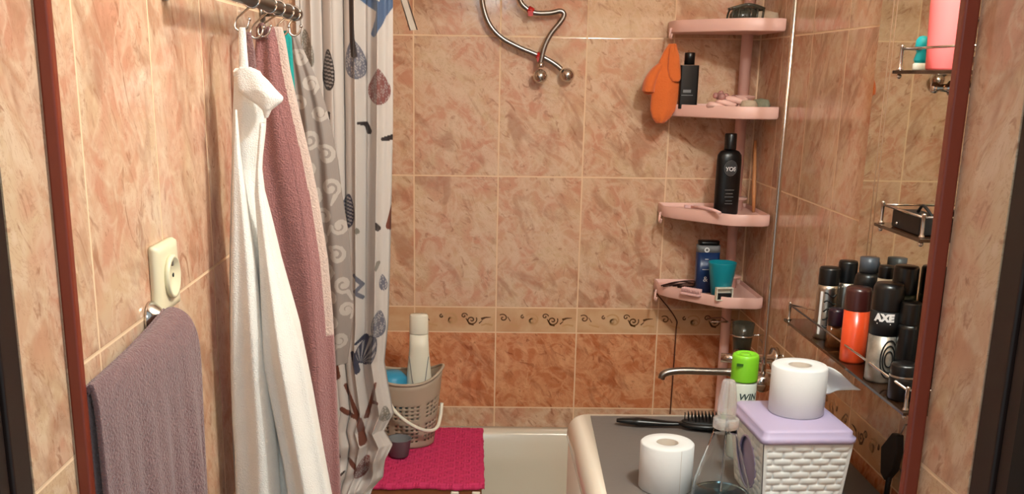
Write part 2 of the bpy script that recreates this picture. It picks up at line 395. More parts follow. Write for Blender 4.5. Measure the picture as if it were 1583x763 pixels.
hp = [(-.1035, -.002, .2), (-.09, -.06, .17), (-.045, -.103, .155), (.01, -.112, .115), (.06, -.1, .075), (.098, -.05, .075), (.106, -.004, .10), (.105, 0, .2)]
hp = [(-.052, -.086, .178), (-.043, -.094, .15), (-.022, -.101, .118), (.02, -.103, .085), (.06, -.09, .064), (.088, -.062, .062), (.0985, -.03, .085), (.102, -.008, .12)]
obj('handle', G().tube(spl(hp, 6), .0052, 10), MT['cream'], t, label='cream swing handle')
# tall bottle in basket
BB = BC + Vector((.035, .02, .003))
t = thing('conditioner_bottle', 'tall cream bottle with grey curved lines standing in the beige basket', 'bottle', BB)
prof = [(.034, 0), (.0395, .006), (.040, .06), (.0385, .14), (.034, .21), (.0285, .27), (.0265, .315)]
obj('body', G().lathe(prof, n=40, sy=.62), MT['cream'], t)
obj('cap', G().lathe([(.0268, .316), (.0275, .318), (.0265, .368), (.024, .373), (.001, .3735)], n=40, sy=.62), MT['cream'], t)
def onb(u, z):      # point on the bottle front
    r = np.interp(z, [p[1] for p in prof], [p[0] for p in prof]) + .0004; s = max(-.97, min(.97, u)); return (r * s, -r * .62 * math.sqrt(1 - s * s) - .0006, z)
for s in (-1, 1):
    obj('label_line', G().tube([onb(s * (.93 - .62 * k / 12 - (.03 if k > 8 else 0)), .25 - .115 * (k / 12) ** 1.3) for k in range(13)] + [onb(s * .3, .09), onb(s * .28, .05)], .0012, 6), MT['greyp'], t, label='thin grey line')
# blue tub in basket & grey cup
o = obj('bath_sponge', G().lathe([(.001, 0), (.03, .002), (.045, .02), (.047, .07), (.044, .105), (.03, .12), (.001, .122)], n=30), MT['blue'], loc=BC + Vector((-.045, .02, .0835)))
tag(o, 'bright blue rounded sponge sticking up inside the beige basket', 'sponge')
o = obj('grey_cup', G().lathe([(.022, 0), (.0265, .002), (.034, .05), (.036, .052), (.033, .052), (.026, .005), (.001, .004)], n=30), MT['greyp'], loc=(at(617, 687, Y=2.745).x, 2.742, zb + .0335))
tag(o, 'small translucent grey cup standing on the mat before the basket', 'cup')

# ------------------------------------------------------------------ shower curtain
def stroke_mask(co, pts, r0, r1=None):
    r1 = r0 if r1 is None else r1; m_ = np.zeros(len(co), bool); n = len(pts)
    for i in range(n - 1):
        a, b = np.array(pts[i]), np.array(pts[i + 1]); d = b - a; L = (d @ d) or 1e-9
        t_ = np.clip(((co - a) @ d) / L, 0, 1); dist = np.hypot(*(co - a - t_[:, None] * d).T)
        m_ |= dist < r0 + (r1 - r0) * (i + t_) / (n - 1)
    return m_
CY_ = 2.355
def cz(px, py): p = at(px, py, Y=CY_); return (p.x, p.z)
edge = [(0, 607), (200, 607), (400, 603), (500, 600), (560, 594), (600, 601), (640, 608), (655, 600), (668, 594), (690, 606), (712, 596), (740, 590), (763, 575), (830, 560)]
NS, NZ = 420, 700
rings = []
for j in range(NZ + 1):
    z = 1.98 - (1.98 - .53) * j / NZ
    yy = np.interp(z, [at(600, e[0], Y=CY_).z for e in edge][::-1], [e[0] for e in edge][::-1]) if z < 1.78 else 0
    xr = at(np.interp(yy, [e[0] for e in edge], [e[1] for e in edge]), max(yy, 0), Y=CY_).x
    xl = XL + .012
    low = max(0, min(1, (.80 - z) / .2))
    row = []
    for i in range(NS + 1):
        s = i / NS
        ph = 2 * PI * 4.3 * (s ** .92) + .5 * math.sin(z * 1.7) + .25 * math.sin(3.1 * z + 4 * s)
        amp = .0110 + .004 * math.sin(7 * s + z * 2)
        y = CY_ + amp * math.sin(ph) + .004 * math.sin(2.3 * ph + 1)
        x = xl + (xr - xl) * s + .007 * math.sin(2 * ph) * (1 - s)
        if low:      # bunched hem
            y -= low * (.02 * math.sin(z * 55 + 6 * s) * s + .012 * math.sin(z * 90 - 9 * s)); x += low * .004 * math.sin(z * 60 + 5 * s)
        y = max(2.3, min(y, 2.385))
        row.append((x, y, z))
    rings.append(row)
g = G().loft(rings, False, False)
t = thing('shower_curtain', 'pearly satin shower curtain printed with shells, starfish and brown sprigs', 'curtain', (-.29, CY_, 1.98))
cu = wpart('fabric', g, MT['satin'], t)
def curcol(co):
    xz = co[:, [0, 2]]; n = len(co)
    c = np.tile(np.array(lin((190, 182, 176))[:3]), (n, 1)); navy = np.array(lin((52, 52, 70))[:3]); gr = np.array(lin((96, 96, 108))[:3])
    br = np.array(lin((104, 58, 44))[:3]); dk = np.array(lin((44, 36, 36))[:3]); ol = np.array(lin((120, 114, 104))[:3]); blue = np.array(lin((70, 92, 124))[:3]); rb = np.array(lin((118, 70, 66))[:3])
    def shell(px, py, w_, h_, ang, col, kind):
        a, b = cz(px, py); sc = CY_ / 1601; u = (xz[:, 0] - a) / sc; v = (xz[:, 1] - b) / sc
        ca, sa = math.cos(ang), math.sin(ang); u, v = u * ca + v * sa, -u * sa + v * ca
        wv = w_ * (1 - .35 * np.clip(v / h_, -1, 1)); ins = (u / wv) ** 2 + (v / h_) ** 2
        m_ = ins < 1
        if kind == 'drop': m_ = (np.abs(u) < w_ * np.sqrt(np.clip(1 - ((v + h_ * .2) / (h_ * .8)) ** 2, 0, 1))) & (v < h_ * .1) | ((v >= h_ * .1) & (v < h_) & (np.abs(u) < w_ * .93 * (1 - (v - h_ * .1) / (h_ * .9)) ** .8))
        if kind == 'stripe': pat = (np.sin((v + .25 * u) * 1.15) > -.1) | (ins > .78)
        elif kind == 'fan': th = np.arctan2(u, v + h_ * 1.05); pat = (np.sin(th * 26) > -.15) | (ins > .82)
        elif kind == 'solid': pat = np.ones(n, bool)
        else: pat = (np.sin(u * .95 + 2 * np.sin(v * .5)) * np.sin(v * .8 + 1.5 * np.sin(u * .6)) > -.18) | (ins > .85)
        c[m_ & pat] = col; c[m_ & ~pat] = c[m_ & ~pat] * .45 + np.array(col) * .4 + .05
    def st(pts, r0, r1, col):
        sc = CY_ / 1601; c[stroke_mask(xz, [cz(*p) for p in pts], r0 * sc, r1 * sc)] = col
    shell(474, 76, 9, 29, .1, ol, 'scal'); shell(508, 108, 9, 30, 0, dk, 'stripe'); shell(549, 92, 15, 28, .1, gr, 'scal')
    st([(543, 0), (545, 60), (548, 85)], 3.5, 5, dk); st([(607, 0), (592, 16)], 6, 9, blue)
    st([(592, 14), (586, 34), (578, 52)], 8, 4.5, blue); st([(592, 14), (572, 4), (556, -6)], 8, 4, blue); st([(592, 14), (598, -14)], 8, 4, blue)
    shell(586, 134, 17, 26, 0, rb, 'drop'); shell(586, 134, 14, 20, 0, rb, 'scal'); st([(555, 190), (566, 192), (570, 203)], 2.5, 4.5, dk); st([(592, 215), (608, 212)], 3, 4.5, dk)
    st([(508, 175), (507, 215)], 3, 1.5, dk); st([(513, 235), (519, 247)], 2, 4, dk)
    shell(537, 326, 11, 27, -.1, navy, 'stripe'); shell(552, 356, 4, 5, 0, ol, 'solid'); st([(582, 343), (585, 352)], 1, 4, dk); st([(606, 318), (602, 350)], 2, 6, br)
    st([(585, 405), (582, 415)], 3, 2, ol); st([(548, 425), (560, 440), (549, 450), (560, 460)], 3, 3, gr); shell(592, 437, 6, 13, .1, gr, 'scal')
    st([(518, 462), (530, 485), (536, 505)], 3, 5, br); shell(585, 500, 11, 22, -.1, gr, 'scal'); shell(568, 540, 15, 27, -.45, navy, 'fan'); st([(546, 545), (552, 572)], 4, 5, navy); st([(550, 530), (566, 520)], 2, 4, navy)
    st([(517, 550), (521, 580)], 4, 6, br); st([(534, 595), (546, 625), (556, 650), (561, 682)], 2.5, 6, br); st([(529, 631), (540, 640), (556, 646)], 4, 4, br)
    st([(581, 590), (573, 622), (566, 645)], 2, 4, br); st([(583, 620), (572, 624)], 3, 3, br); shell(595, 640, 8, 14, 0, ol, 'scal')
    shell(561, 722, 10, 24, -.45, rb, 'scal'); st([(540, 712), (549, 722)], 4, 4, br); st([(522, 735), (532, 728)], 1.5, 2, dk); st([(520, 690), (524, 705)], 3, 3, br)
    return np.clip(c, 0, 1)
color_attr(cu, curcol)
RZ = 2.02
for k in range(7):
    a = XL + .03 + .185 * k / 6
    ring = [(a, CY_ + .019 * math.cos(q), RZ - .008 + .019 * math.sin(q)) for q in [2 * PI * i / 20 for i in range(20)]]
    wpart('ring', G().tube(ring, .0018, 6, closed=True), MT['chrome'], t)
o = obj('curtain_rod', G().lathe([(.03, XL + .001), (.03, XL + .006), (.0105, XL + .008), (.0105, XR - .008), (.03, XR - .006), (.03, XR - .001)], (0, CY_, RZ), 20, axis='X'), MT['chrome'])
tag(o, 'chrome shower rod spanning from wall to wall over the bathtub edge', 'curtain rod')
# clear strip beside the curtain top
t0, t1 = at(604, -70, Y=2.44), at(640, 47, Y=2.44)
g = G().tube([at(602, -60, Y=2.44), at(634, 47, Y=2.44)], .0014, 6).tube([at(612, -60, Y=2.44), at(645, 46, Y=2.44)], .0012, 6)
a, b, c_, d_ = at(602, -60, Y=2.441), at(634, 47, Y=2.441), at(645, 46, Y=2.441), at(612, -60, Y=2.441)
g.add([a, b, c_, d_, a + Vector((0, .002, 0)), b + Vector((0, .002, 0)), c_ + Vector((0, .002, 0)), d_ + Vector((0, .002, 0))], [(0, 1, 2, 3), (7, 6, 5, 4), (0, 4, 5, 1), (1, 5, 6, 2), (2, 6, 7, 3), (3, 7, 4, 0)], 1, False)
o = obj('plastic_strap', g, [MT['steel'], P('frosted_plastic', (206, 196, 182), .4, alpha=.55)])
tag(o, 'narrow translucent strap with dark edges hanging right of the starfish print', 'strap')

# ------------------------------------------------------------------ hanging textiles on hook rail
def drape(rows, Y, thick=.03, n=96, folds=7, amp=.006, seed=0, steps=110, yfun=None):
    rows = [(r[0], r[1], r[2]) for r in rows]; ys = [r[0] for r in rows]
    rings = []; y0, y1 = ys[0], ys[-1]; random.seed(seed); ph = [random.uniform(0, 6) for _ in range(4)]
    for j in range(steps + 1):
        py = y0 + (y1 - y0) * j / steps
        a = np.interp(py, ys, [r[1] for r in rows]); b = np.interp(py, ys, [r[2] for r in rows])
        A, B = at(a, py, Y=Y), at(b, py, Y=Y); q = j / steps; ring = []
        hw = (B.x - A.x) / 2; cx = (A.x + B.x) / 2; z = (A.z + B.z) / 2
        th = min(thick * (.35 + .65 * min(1, q * 2.2)), .9 * hw + .004)
        for k in range(n):
            t_ = 2 * PI * k / n; c, s = math.cos(t_), math.sin(t_)
            fx = c; sq = math.copysign(abs(s) ** .75, s)
            f1 = math.sin(folds * fx * (1.7) + ph[0] + 1.6 * math.sin(q * 2.4 + ph[1])); f2 = math.sin(folds * 2.3 * fx + ph[2] + 2.2 * q)
            am = amp * min(1, .25 + q * 1.6) * min(1, hw / .03)
            y = Y + th * sq + (am * f1 + am * .45 * f2) * (abs(s) ** .5) * (-1 if s < 0 else 1)
            ring.append((cx + hw * fx, y, z + .0008 * math.sin(k * .9)))
        rings.append(ring)
    return G().loft(rings[::-1], True, True)
# rail with wire hooks
RX, RZ2 = -.34, 1.736
t = thing('hook_rail', 'grey metal towel rail with wire hooks up the left wall', 'rail', (RX, 1.9, RZ2))
wpart('bar', G().lathe([(.001, 1.38), (.0105, 1.382), (.0105, 2.058), (.0125, 2.06), (.0125, 2.072), (.001, 2.074)], (RX, 0, RZ2), 20, axis='Y'), MT['steel'], t)
for y in (1.40, 2.03): wpart('bracket', G().tube([(XL + .001, y, RZ2), (RX, y, RZ2)], .007, 12).lathe([(.02, XL + .001), (.02, XL + .005), (.008, XL + .008)], (0, y, RZ2), 20, axis='X'), MT['steel'], t)
def whook(y, tip, label, x0=-.346, knob=True, swing=0):
    """S-shaped wire hook: ring round the bar, long shank to a rounded catch"""
    hk = thing('wire_hook', label, 'hook', (RX, y, RZ2), group='wire hooks on the towel rail')
    ring = [(RX + .0125 * math.cos(a), y + .0015 * math.sin(a), RZ2 + .0125 * math.sin(a)) for a in [2 * PI * i / 18 for i in range(19)]]
    tip = Vector(tip); m1 = Vector((RX - .004, y, RZ2 - .012))
    pts = ring + spl([m1, m1.lerp(tip, .5) + Vector((-.004, 0, -.002)), m1.lerp(tip, .9), tip + Vector((.001, -.002, -.008)), tip + Vector((.009, 0, -.013)), tip + Vector((.018, .004, -.007)), tip + Vector((.021, .006, .004))], 5)
    wpart('wire', G().tube(pts, .0019, 8), MT['chrome'], hk)
    e = pts[-1]; wpart('ball_tip', G().ball(e, .0034, 12), MT['chrome'], hk)
    return hk
h0 = at(366, 38, Y=1.615)
whook(1.66, at(362, 34, Y=1.615), 'nearest wire hook, carrying the white robe loop')
whook(1.80, at(386, 46, Y=1.75), 'wire hook on the rail between the robe and the mauve towel')
whook(1.88, at(398, 44, Y=1.83), 'wire hook on the rail carrying the mauve towel')
whook(1.97, at(427, 44, Y=1.95), 'wire hook on the rail carrying the turquoise cloth')
whook(2.04, at(447, 44, Y=2.03), 'last wire hook at the far end of the rail, holding the grey scroll cloth')

# white robe
t = thing('bath_robe', 'white terry robe hanging by its loop from the nearest wire hook', 'robe', (-.33, 1.6, 1.0))
body = [(106, 366, 392), (112, 363, 404), (130, 362, 408), (160, 361, 412), (200, 360, 410), (260, 359, 403), (285, 358, 406), (340, 357, 420), (400, 356, 434), (500, 356, 462), (600, 358, 482), (700, 361, 500), (763, 365, 512), (900, 370, 540)]
wpart('body', drape(body, 1.6, .045, folds=3.1, amp=.008, seed=5, n=140, steps=160), MT['terryw'], t)
# folded-over collar corner
def blob(rows, Y, th, n=40):
    return drape(rows, Y, th, n=n, folds=2, amp=.002, seed=1, steps=40)
wpart('collar', blob([(104, 370, 388), (112, 366, 401), (125, 366, 415), (140, 368, 428), (150, 380, 438), (156, 388, 437), (162, 398, 430), (170, 406, 420), (182, 409, 414)], 1.56, .011), MT['terryw'], t)
wpart('collar', blob([(106, 364, 374), (110, 361, 374), (118, 362, 372)], 1.57, .01), MT['terryw'], t)
a = at(374, 30, Y=1.6)
wpart('hanging_loop', drape([(43, 370, 379), (50, 369, 380), (80, 370, 382), (114, 370, 385)], 1.6, .005, n=32, folds=1, amp=.0005, steps=20), MT['terryw'], t)
# loose sleeve fold in front
g = G(); sl = drape([(190, 402, 409), (260, 396, 405), (300, 394, 410), (380, 400, 424), (470, 404, 446), (560, 408, 470), (640, 424, 484), (720, 440, 500), (790, 450, 516), (900, 450, 530)], 1.55, .03, folds=2.5, amp=.008, seed=11)
wpart('sleeve', sl, MT['terryw'], t)
sl = drape([(170, 364, 366), (240, 361, 372), (400, 358, 396), (560, 358, 414), (640, 360, 424), (700, 364, 430), (790, 366, 436), (900, 368, 436)], 1.55, .026, folds=2.2, amp=.006, seed=21)
wpart('front_panel', sl, MT['terryw'], t)

# mauve towel with pale hem
t = thing('mauve_towel', 'dusty mauve bath towel with a pale hem hanging behind the white robe', 'towel', (-.31, 1.85, 1.0))
ro = [(42, 396, 436), (60, 396, 441), (110, 392, 449), (160, 392, 460), (250, 392, 481), (300, 400, 491), (400, 415, 507), (480, 420, 514), (560, 430, 519), (640, 440, 522), (763, 450, 527), (880, 460, 532)]
mt_ = wpart('cloth', drape(ro, 1.86, .03, folds=3.6, amp=.007, seed=3, steps=300, n=160), MT['terrym'], t)
hx = [(at(r[2], r[0], Y=1.86).x, at(r[2], r[0], Y=1.86).z) for r in ro][::-1]; hcut = at(500, 515, Y=1.86).z
def mauve(co):
    xe = np.interp(co[:, 2], [h[1] for h in hx], [h[0] for h in hx]); c = np.tile(np.array(lin((158, 108, 106))[:3]), (len(co), 1))
    hem = (co[:, 0] > xe - .0125) & (co[:, 2] > hcut); c[hem] = lin((208, 184, 172))[:3]
    dkb = (np.abs(co[:, 0] - (xe - .03)) < .0012); c[dkb] *= .75; return c
color_attr(mt_, mauve)
wpart('hanging_loop', G().tube(spl([at(402, 60, Y=1.85), at(401, 44, Y=1.84), at(404, 38, Y=1.83), at(409, 44, Y=1.84), at(412, 60, Y=1.85)], 5), .004, 8), MT['terryg'], t)
o = obj('towel_shade_strip', drape([(50, 378, 388), (80, 377, 394), (150, 377, 400), (300, 375, 400), (480, 375, 400)], 1.745, .012, folds=2, amp=.002, seed=9), MT['terryg'])  # shade on the towel's left part, modelled as a darker strip
tag(o, 'narrow dark mauve strip standing in for the shaded left part of the mauve towel', 'cloth')
o = obj('turquoise_cloth', drape([(48, 436, 443), (58, 435, 451), (80, 436, 452), (110, 438, 454), (140, 441, 456), (175, 444, 457), (200, 446, 455)], 1.965, .01, folds=3, amp=.003, seed=4), MT['tealc'])
tag(o, 'small turquoise cloth hanging between the mauve towel and the grey scroll cloth', 'cloth')
# grey scroll patterned organza cloth
ro = [(56, 448, 458), (66, 444, 464), (90, 441, 475), (120, 441, 489), (160, 441, 503), (200, 441, 513), (250, 441, 523), (300, 441, 529), (360, 441, 539), (420, 446, 545), (480, 455, 547), (520, 465, 543), (560, 480, 537)]
oc = obj('scroll_cloth', drape(ro, 2.10, .018, folds=5, amp=.005, seed=8, n=420, steps=620), MT['sheer'])
def swirl(co):
    xz = co[:, [0, 2]]; c = np.tile(np.array(lin((136, 126, 120))[:3]), (len(co), 1)); lt = np.array(lin((170, 160, 152))[:3]); sc = 2.1 / 1601
    random.seed(7)
    for (px, py, R, s, a0) in [(462, 90, 12, 1, 0), (478, 130, 12, -1, 1), (462, 160, 14, 1, 2), (492, 175, 12, 1, 4), (478, 215, 15, -1, 3), (503, 240, 15, 1, 0), (476, 262, 13, 1, 1), (510, 290, 15, -1, 2), (482, 305, 14, 1, 5), (500, 335, 13, 1, 1), (525, 350, 13, -1, 4), (495, 372, 15, 1, 2), (520, 395, 15, 1, 0), (500, 420, 14, -1, 1), (530, 440, 14, 1, 3), (510, 462, 14, 1, 2), (535, 480, 12, -1, 1), (512, 500, 12, 1, 1), (525, 525, 12, -1, 3)]:
        p = at(px, py, Y=2.08); pts = [(p.x + s * R * sc * tt * math.cos(a0 + 8.5 * tt), p.z + R * sc * tt * math.sin(a0 + 8.5 * tt)) for tt in [i / 14 for i in range(3, 15)]]
        c[stroke_mask(xz, pts, 4.6 * sc, 2.4 * sc)] = lt
        e = pts[-1]; c[stroke_mask(xz, [e, (e[0] + s * 6 * sc, e[1] - 13 * sc)], 3.6 * sc, 1.6 * sc)] = lt
    return c
color_attr(oc, swirl); tag(oc, 'grey cloth with pale scroll pattern hanging beside the shower curtain', 'cloth')

# ------------------------------------------------------------------ towel rail, front left
t = thing('towel_rail', 'short chrome towel rail with a round mount on the left wall', 'towel rail', (XL, 1.25, 1.335))
for y, zz in ((1.25, 1.333),):
    wpart('mount', G().lathe([(.0225, XL + .0008), (.0225, XL + .004), (.019, XL + .009), (.012, XL + .017), (.009, XL + .022), (.008, XL + .032), (.001, XL + .033)], (0, y, zz), 32, axis='X'), MT['chrome'], t)
wpart('bar', G().tube([(XL + .0085, 1.02, 1.296), (XL + .026, 1.262, 1.329)], .0035, 14), MT['chrome'], t)
g = G(); rings = []
for j in range(121):
    v = j / 120; y = 1.0125 + .226 * v; off = .007 + .027 * v     # how far the front face stands off the bar
    bx = XL + .009 + .018 * v; bk_ = min(.006, bx - XL - .0042); zt = 1.314 + .021 * v + .010 * v ** 3; ring = []
    prof = [(bx - bk_, .86), (bx - bk_, 1.1), (bx - bk_, zt - .02), (bx - bk_ * .6, zt - .004), (bx + .002, zt + .003), (bx + off * .45, zt), (bx + off * .8, zt - .014), (bx + off, zt - .05), (bx + off + .001, zt - .16), (bx + off + .003, zt - .3), (bx + off + .004, .86)]
    ring = spl([(p[0], 0, p[1]) for p in prof], 9)
    for q_, p in enumerate(ring):
        dz = max(0, min(1, (zt - .02 - p.z) / .2)) if p.x > bx else 0
        fx = (.0015 + .004 * v) * math.sin(v * 17 + .6 * math.sin(p.z * 9)) * dz + .0022 * math.sin(v * 43 + p.z * 7) * dz
        p.x += fx; p.y = y - .012 * dz * (v - .5) * 0 + .002 * math.sin(p.z * 25) * (v > .97)
    rings.append([tuple(p) for p in ring])
g.loft(rings, False, False)
o = obj('hand_towel', g, MT['terryg'], solid=.006)
tag(o, 'greyish mauve terry towel draped over the short rail below the wall socket', 'towel')

# socket
t = thing('wall_socket', 'cream wall socket with round well above the towel rail', 'socket', (XL, 1.307, 1.376))
y0, y1, z0, z1 = 1.262, 1.352, 1.332, 1.42
g = G(); n = 40; outer = rrect(y0, y1, z0, z1, .005, 0, 9)
def rg_(sc, x): return [(x, 1.307 + (p[0] - 1.307) * sc, 1.376 + (p[1] - 1.376) * sc) for p in outer]
g.loft([rg_(1, XL + .0008), rg_(1, XL + .006), rg_(.94, XL + .0115), rg_(.78, XL + .013)], True, True)
MT['socket'] = P('socket_cream', (226, 216, 184), .35); wpart('cover_plate', g, MT['socket'], t)
g = G(); cy_, cz_ = 1.307, 1.376
g.lathe([(.0275, XL + .0125), (.0275, XL + .0185), (.0235, XL + .0195), (.0205, XL + .0135), (.001, XL + .0132)], (0, cy_, cz_), 36, axis='X')
wpart('socket_well', g, MT['socket'], t)
g = G()
for dy in (-.0095, .0095): g.lathe([(.0028, XL + .0132), (.0028, XL + .0142), (.0001, XL + .0143)], (0, cy_ + dy, cz_), 12, axis='X')
wpart('contact_holes', g, MT['blackm'], t)
wpart('earth_clip', G().box(XL + .0133, XL + .0175, cy_ - .003, cy_ + .003, cz_ + .0135, cz_ + .0195), MT['steel'], t, bevel=.0005)

# ------------------------------------------------------------------ curved chrome tubes on back wall
t = thing('wall_hanger', 'curved chrome tubes with two ball ends high on the back wall', 'hanger', (.14, D, 1.8))
WY = 3.078
pa = [at(x, y, Y=WY) for x, y in ((744, -60), (744, -25), (747, 10), (757, 38), (775, 58), (800, 72), (826, 83), (843, 90), (858, 99), (868, 107))]
pb = [at(x, y, Y=WY - .012) for x, y in ((806, -60), (802, -25), (804, 0), (813, 12), (828, 20), (850, 20), (866, 17), (872, 22), (868, 32), (852, 52), (842, 72), (837, 92), (835, 104))]
for p_ in (pa, pb): wpart('tube', G().tube(spl(p_, 7), .0072, 12), MT['steel'], t)
for x, y, yy in ((835, 118, WY - .012), (877, 116, WY)):
    p = at(x, y, Y=yy); wpart('ball_end', G().ball(p, .0205, 28), MT['chrome'], t)
p = at(836, 101, Y=WY - .012); wpart('collar', G().lathe([(.008, -.006), (.010, -.004), (.010, .004), (.007, .008)], p, 16), MT['chrome'], t)
for (a, b) in ((pb[3], pb[4]), (pa[6], pa[7])):
    d = (b - a) * .55; c = (a + b) / 2; wpart('red_tag', G().tube([c - d * .5, c + d * .5], .0096, 12), MT['redt'], t, label='red tape band')
    wpart('red_flag', G().box(c.x - .008, c.x + .006, c.y - .0095, c.y - .0085, c.z - .016, c.z - .002), MT['redt'], t)
for p in (pa[1], pb[1]): wpart('wall_mount', G().tube([(p.x, p.y, p.z), (p.x, D - .001, p.z)], .008, 12), MT['steel'], t)

# ------------------------------------------------------------------ pink corner shelf
t = thing('corner_shelf', 'pink plastic corner shelf unit with four trays on a pole', 'shelf', (.765, 3.04, .56))
PX, PY = .768, 3.045
for z_ in (SZ_ := (1.782, 1.556, 1.268, 1.036)): wpart('pole_collar', G().lathe([(.0165, z_ - .034), (.022, z_ - .03), (.022, z_ + .012), (.034, z_ + .020), (.034, z_ + .024), (.0165, z_ + .027)], (PX, PY, 0), 24), MT['pinkp'], t)
wpart('pole', G().lathe([(.02, .558), (.02, .575), (.0145, .58), (.0145, 1.2), (.016, 1.2), (.016, CEIL - .02), (.02, CEIL - .02), (.02, CEIL - .001)], (PX, PY, 0), 24), MT['pinkp'], t)
def tray(zt):
    A = [(.553, 3.102), (.553, 3.02), (.572, 2.985), (.69, 2.855), (.715, 2.835), (.80, 2.83), (.816, 2.842), (.818, 3.102)]
    cx, cy = .72, 3.0
    def sc(k, kz): return [(cx + (x - cx) * k, cy + (y - cy) * k, kz) for x, y in A]
    g = G(); g.loft([sc(.93, zt - .034), sc(.985, zt - .032), sc(1, zt - .026), sc(1, zt - .001), sc(.995, zt), sc(.975, zt), sc(.965, zt - .003), sc(.955, zt - .011), sc(.90, zt - .012)], True, False, smooth=False)
    n = len(A); g.f.append(tuple(range(n))[::-1]); g.mi.append(0); g.sm.append(False); g.f.append(tuple(8 * n + i for i in range(n))); g.mi.append(0); g.sm.append(False)
    o = wpart('tray', g, MT['pinkp'], t, bevel=.0015)
    hk = [( .549, 3.035, zt - .02), (.546, 3.03, zt - .036), (.545, 3.02, zt - .046), (.545, 3.004, zt - .046), (.545, 2.998, zt - .036)]
    h = G().tube(spl(hk, 5), .0035, 8); obj('hook', h, MT['pinkp'], o)
    return o
SZ = [1.782, 1.556, 1.268, 1.036]
for zt in SZ: tray(zt)
FL = [z - .0118 for z in SZ]
# tray contents
cl = thing('hair_clip', 'smoky transparent hair claw lying on the topmost pink tray', 'hair clip', (.728, 2.92, FL[0])); cl.scale = (1.15,) * 3
g = G().ball((-.002, 0, .016), .030, 24, sx=1.25, sy=.75, sz=.75)
for s in (-1, 1):
    for k in range(6):
        x = -.035 + .014 * k; g.tube(spl([(x, .003 * s, .032), (x + .001, .018 * s, .034), (x - .002, .026 * s, .02), (x - .004, .024 * s, .002)], 4), .0026, 6)
    g.tube(spl([(-.038, .018 * s, .033), (0, .02 * s, .042), (.038, .018 * s, .033)], 5), .004, 6)
obj('claw', g, MT['smoke'], cl); obj('hinge', G().tube([(-.02, 0, .036), (.02, 0, .036)], .005, 8), MT['steel'], cl)
o = obj('soap_bar', G().lathe([(.001, 0), (.02, .001), (.024, .009), (.022, .017), (.001, .021)], n=28, sx=1.35, sy=.9), MT['sponge'], loc=(.778, 2.915, FL[0] + .0002)); o.scale = (1.15, 1.1, 1.7); tag(o, 'pale soap bar beside the smoky hair claw on the topmost tray', 'soap')
# orange mitt
t2 = thing('orange_mitt', 'orange knitted bath mitt hanging from the hook of the topmost tray', 'mitt', at(1035, 70, Y=3.0))
YM = 3.0
mb = drape([(68, 1034, 1046), (80, 1026, 1048), (95, 1019, 1050), (115, 1011, 1051), (135, 1008, 1051), (155, 1006, 1048), (170, 1005, 1044), (182, 1008, 1036), (190, 1014, 1026)], YM, .018, folds=2, amp=.002, seed=2, steps=60)
wpart('mitt_body', mb, MT['orange'], t2)
th = G().tube(spl([at(1022, 100, Y=YM), at(1012, 112, Y=YM), at(1004, 128, Y=YM), at(1002, 142, Y=YM)], 6), [.010 + .0125 * math.sin(min(1, i / 18) * 1.9) for i in range(19)], 16, flat=.8)
th.ball(at(1003, 140, Y=YM), .0165, 16, sy=.7, sz=.7); wpart('thumb', th, MT['orange'], t2)
cf = drape([(72, 1037, 1046), (85, 1034, 1050), (105, 1032, 1052), (120, 1034, 1053), (126, 1039, 1050)], YM - .016, .010, folds=2, amp=.002, seed=3, steps=30)
wpart('cuff', cf, MT['orange'], t2)

def bottle(name, label, cat, loc, body, cap, mb_, mc_, sy=1., rot=0, n=36):
    t_ = thing(name, label, cat, loc, rot)
    obj('body', G().lathe(body, n=n, sy=sy), mb_, t_); obj('cap', G().lathe(cap, n=n, sy=sy if cap[0][0] > .016 else 1), mc_, t_); return t_
b1 = thing('shampoo_bottle', 'black square-shouldered bottle on the second pink tray beside the orange mitt', 'bottle', (.598, 2.992, FL[1]), 0)
g = G().loft([rrect(-.026, .026, -.016, .016, .006, z) for z in (0, .118)], True, True, smooth=False); obj('body', g, MT['blackp'], b1, bevel=.0015)
obj('cap', G().lathe([(.0145, .119), (.0145, .150), (.013, .152), (.001, .152)], n=28), MT['blackp'], b1)
obj('label_band', G().box(-.016, .006, -.0167, -.0161, .044, .052).box(-.02, .012, -.0167, -.0161, .036, .038), MT['greyp'], b1, label='small grey print')
bd = thing('hair_ties', 'heap of pinkish hair ties with clear beads on the second tray', 'hair ties', (.688, 2.915, FL[1])); bd.scale = (1.3,) * 3
random.seed(12)
g = G(); 
for k in range(3): g.tube([( -.018 + .02 * k + (.016 + .002 * k) * math.cos(a), .012 * math.sin(a), .008 + .006 * k + .003 * math.sin(2 * a)) for a in [2 * PI * i / 24 for i in range(24)]], .0065, 8, closed=True)
obj('hair_tie', g, MT['pinkp'], bd)
for k in range(11):
    a = random.uniform(0, 6.28); r = random.uniform(0, .026); obj('bead', G().ball((-.004 + r * math.cos(a), .6 * r * math.sin(a), .012 + random.uniform(0, .026)), random.uniform(.006, .0095), 14), MT['pinkg'], bd)
o = obj('flat_soap', G().lathe([(.001, 0), (.02, 0), (.024, .008), (.018, .014), (.001, .015)], n=24), MT['sponge'], loc=(.744, 2.88, FL[1])); o.scale = (1, 1, 1.9); tag(o, 'pale round soap on the second tray, right of the hair ties', 'soap')
o = obj('green_soap', G().lathe([(.001, 0), (.02, 0), (.023, .008), (.018, .016), (.001, .018)], n=24, sx=1.1), MT['greens'], loc=(.782, 2.90, FL[1])); o.scale = (1, 1, 1.8); tag(o, 'greyish green soap on the second tray at the right end', 'soap')
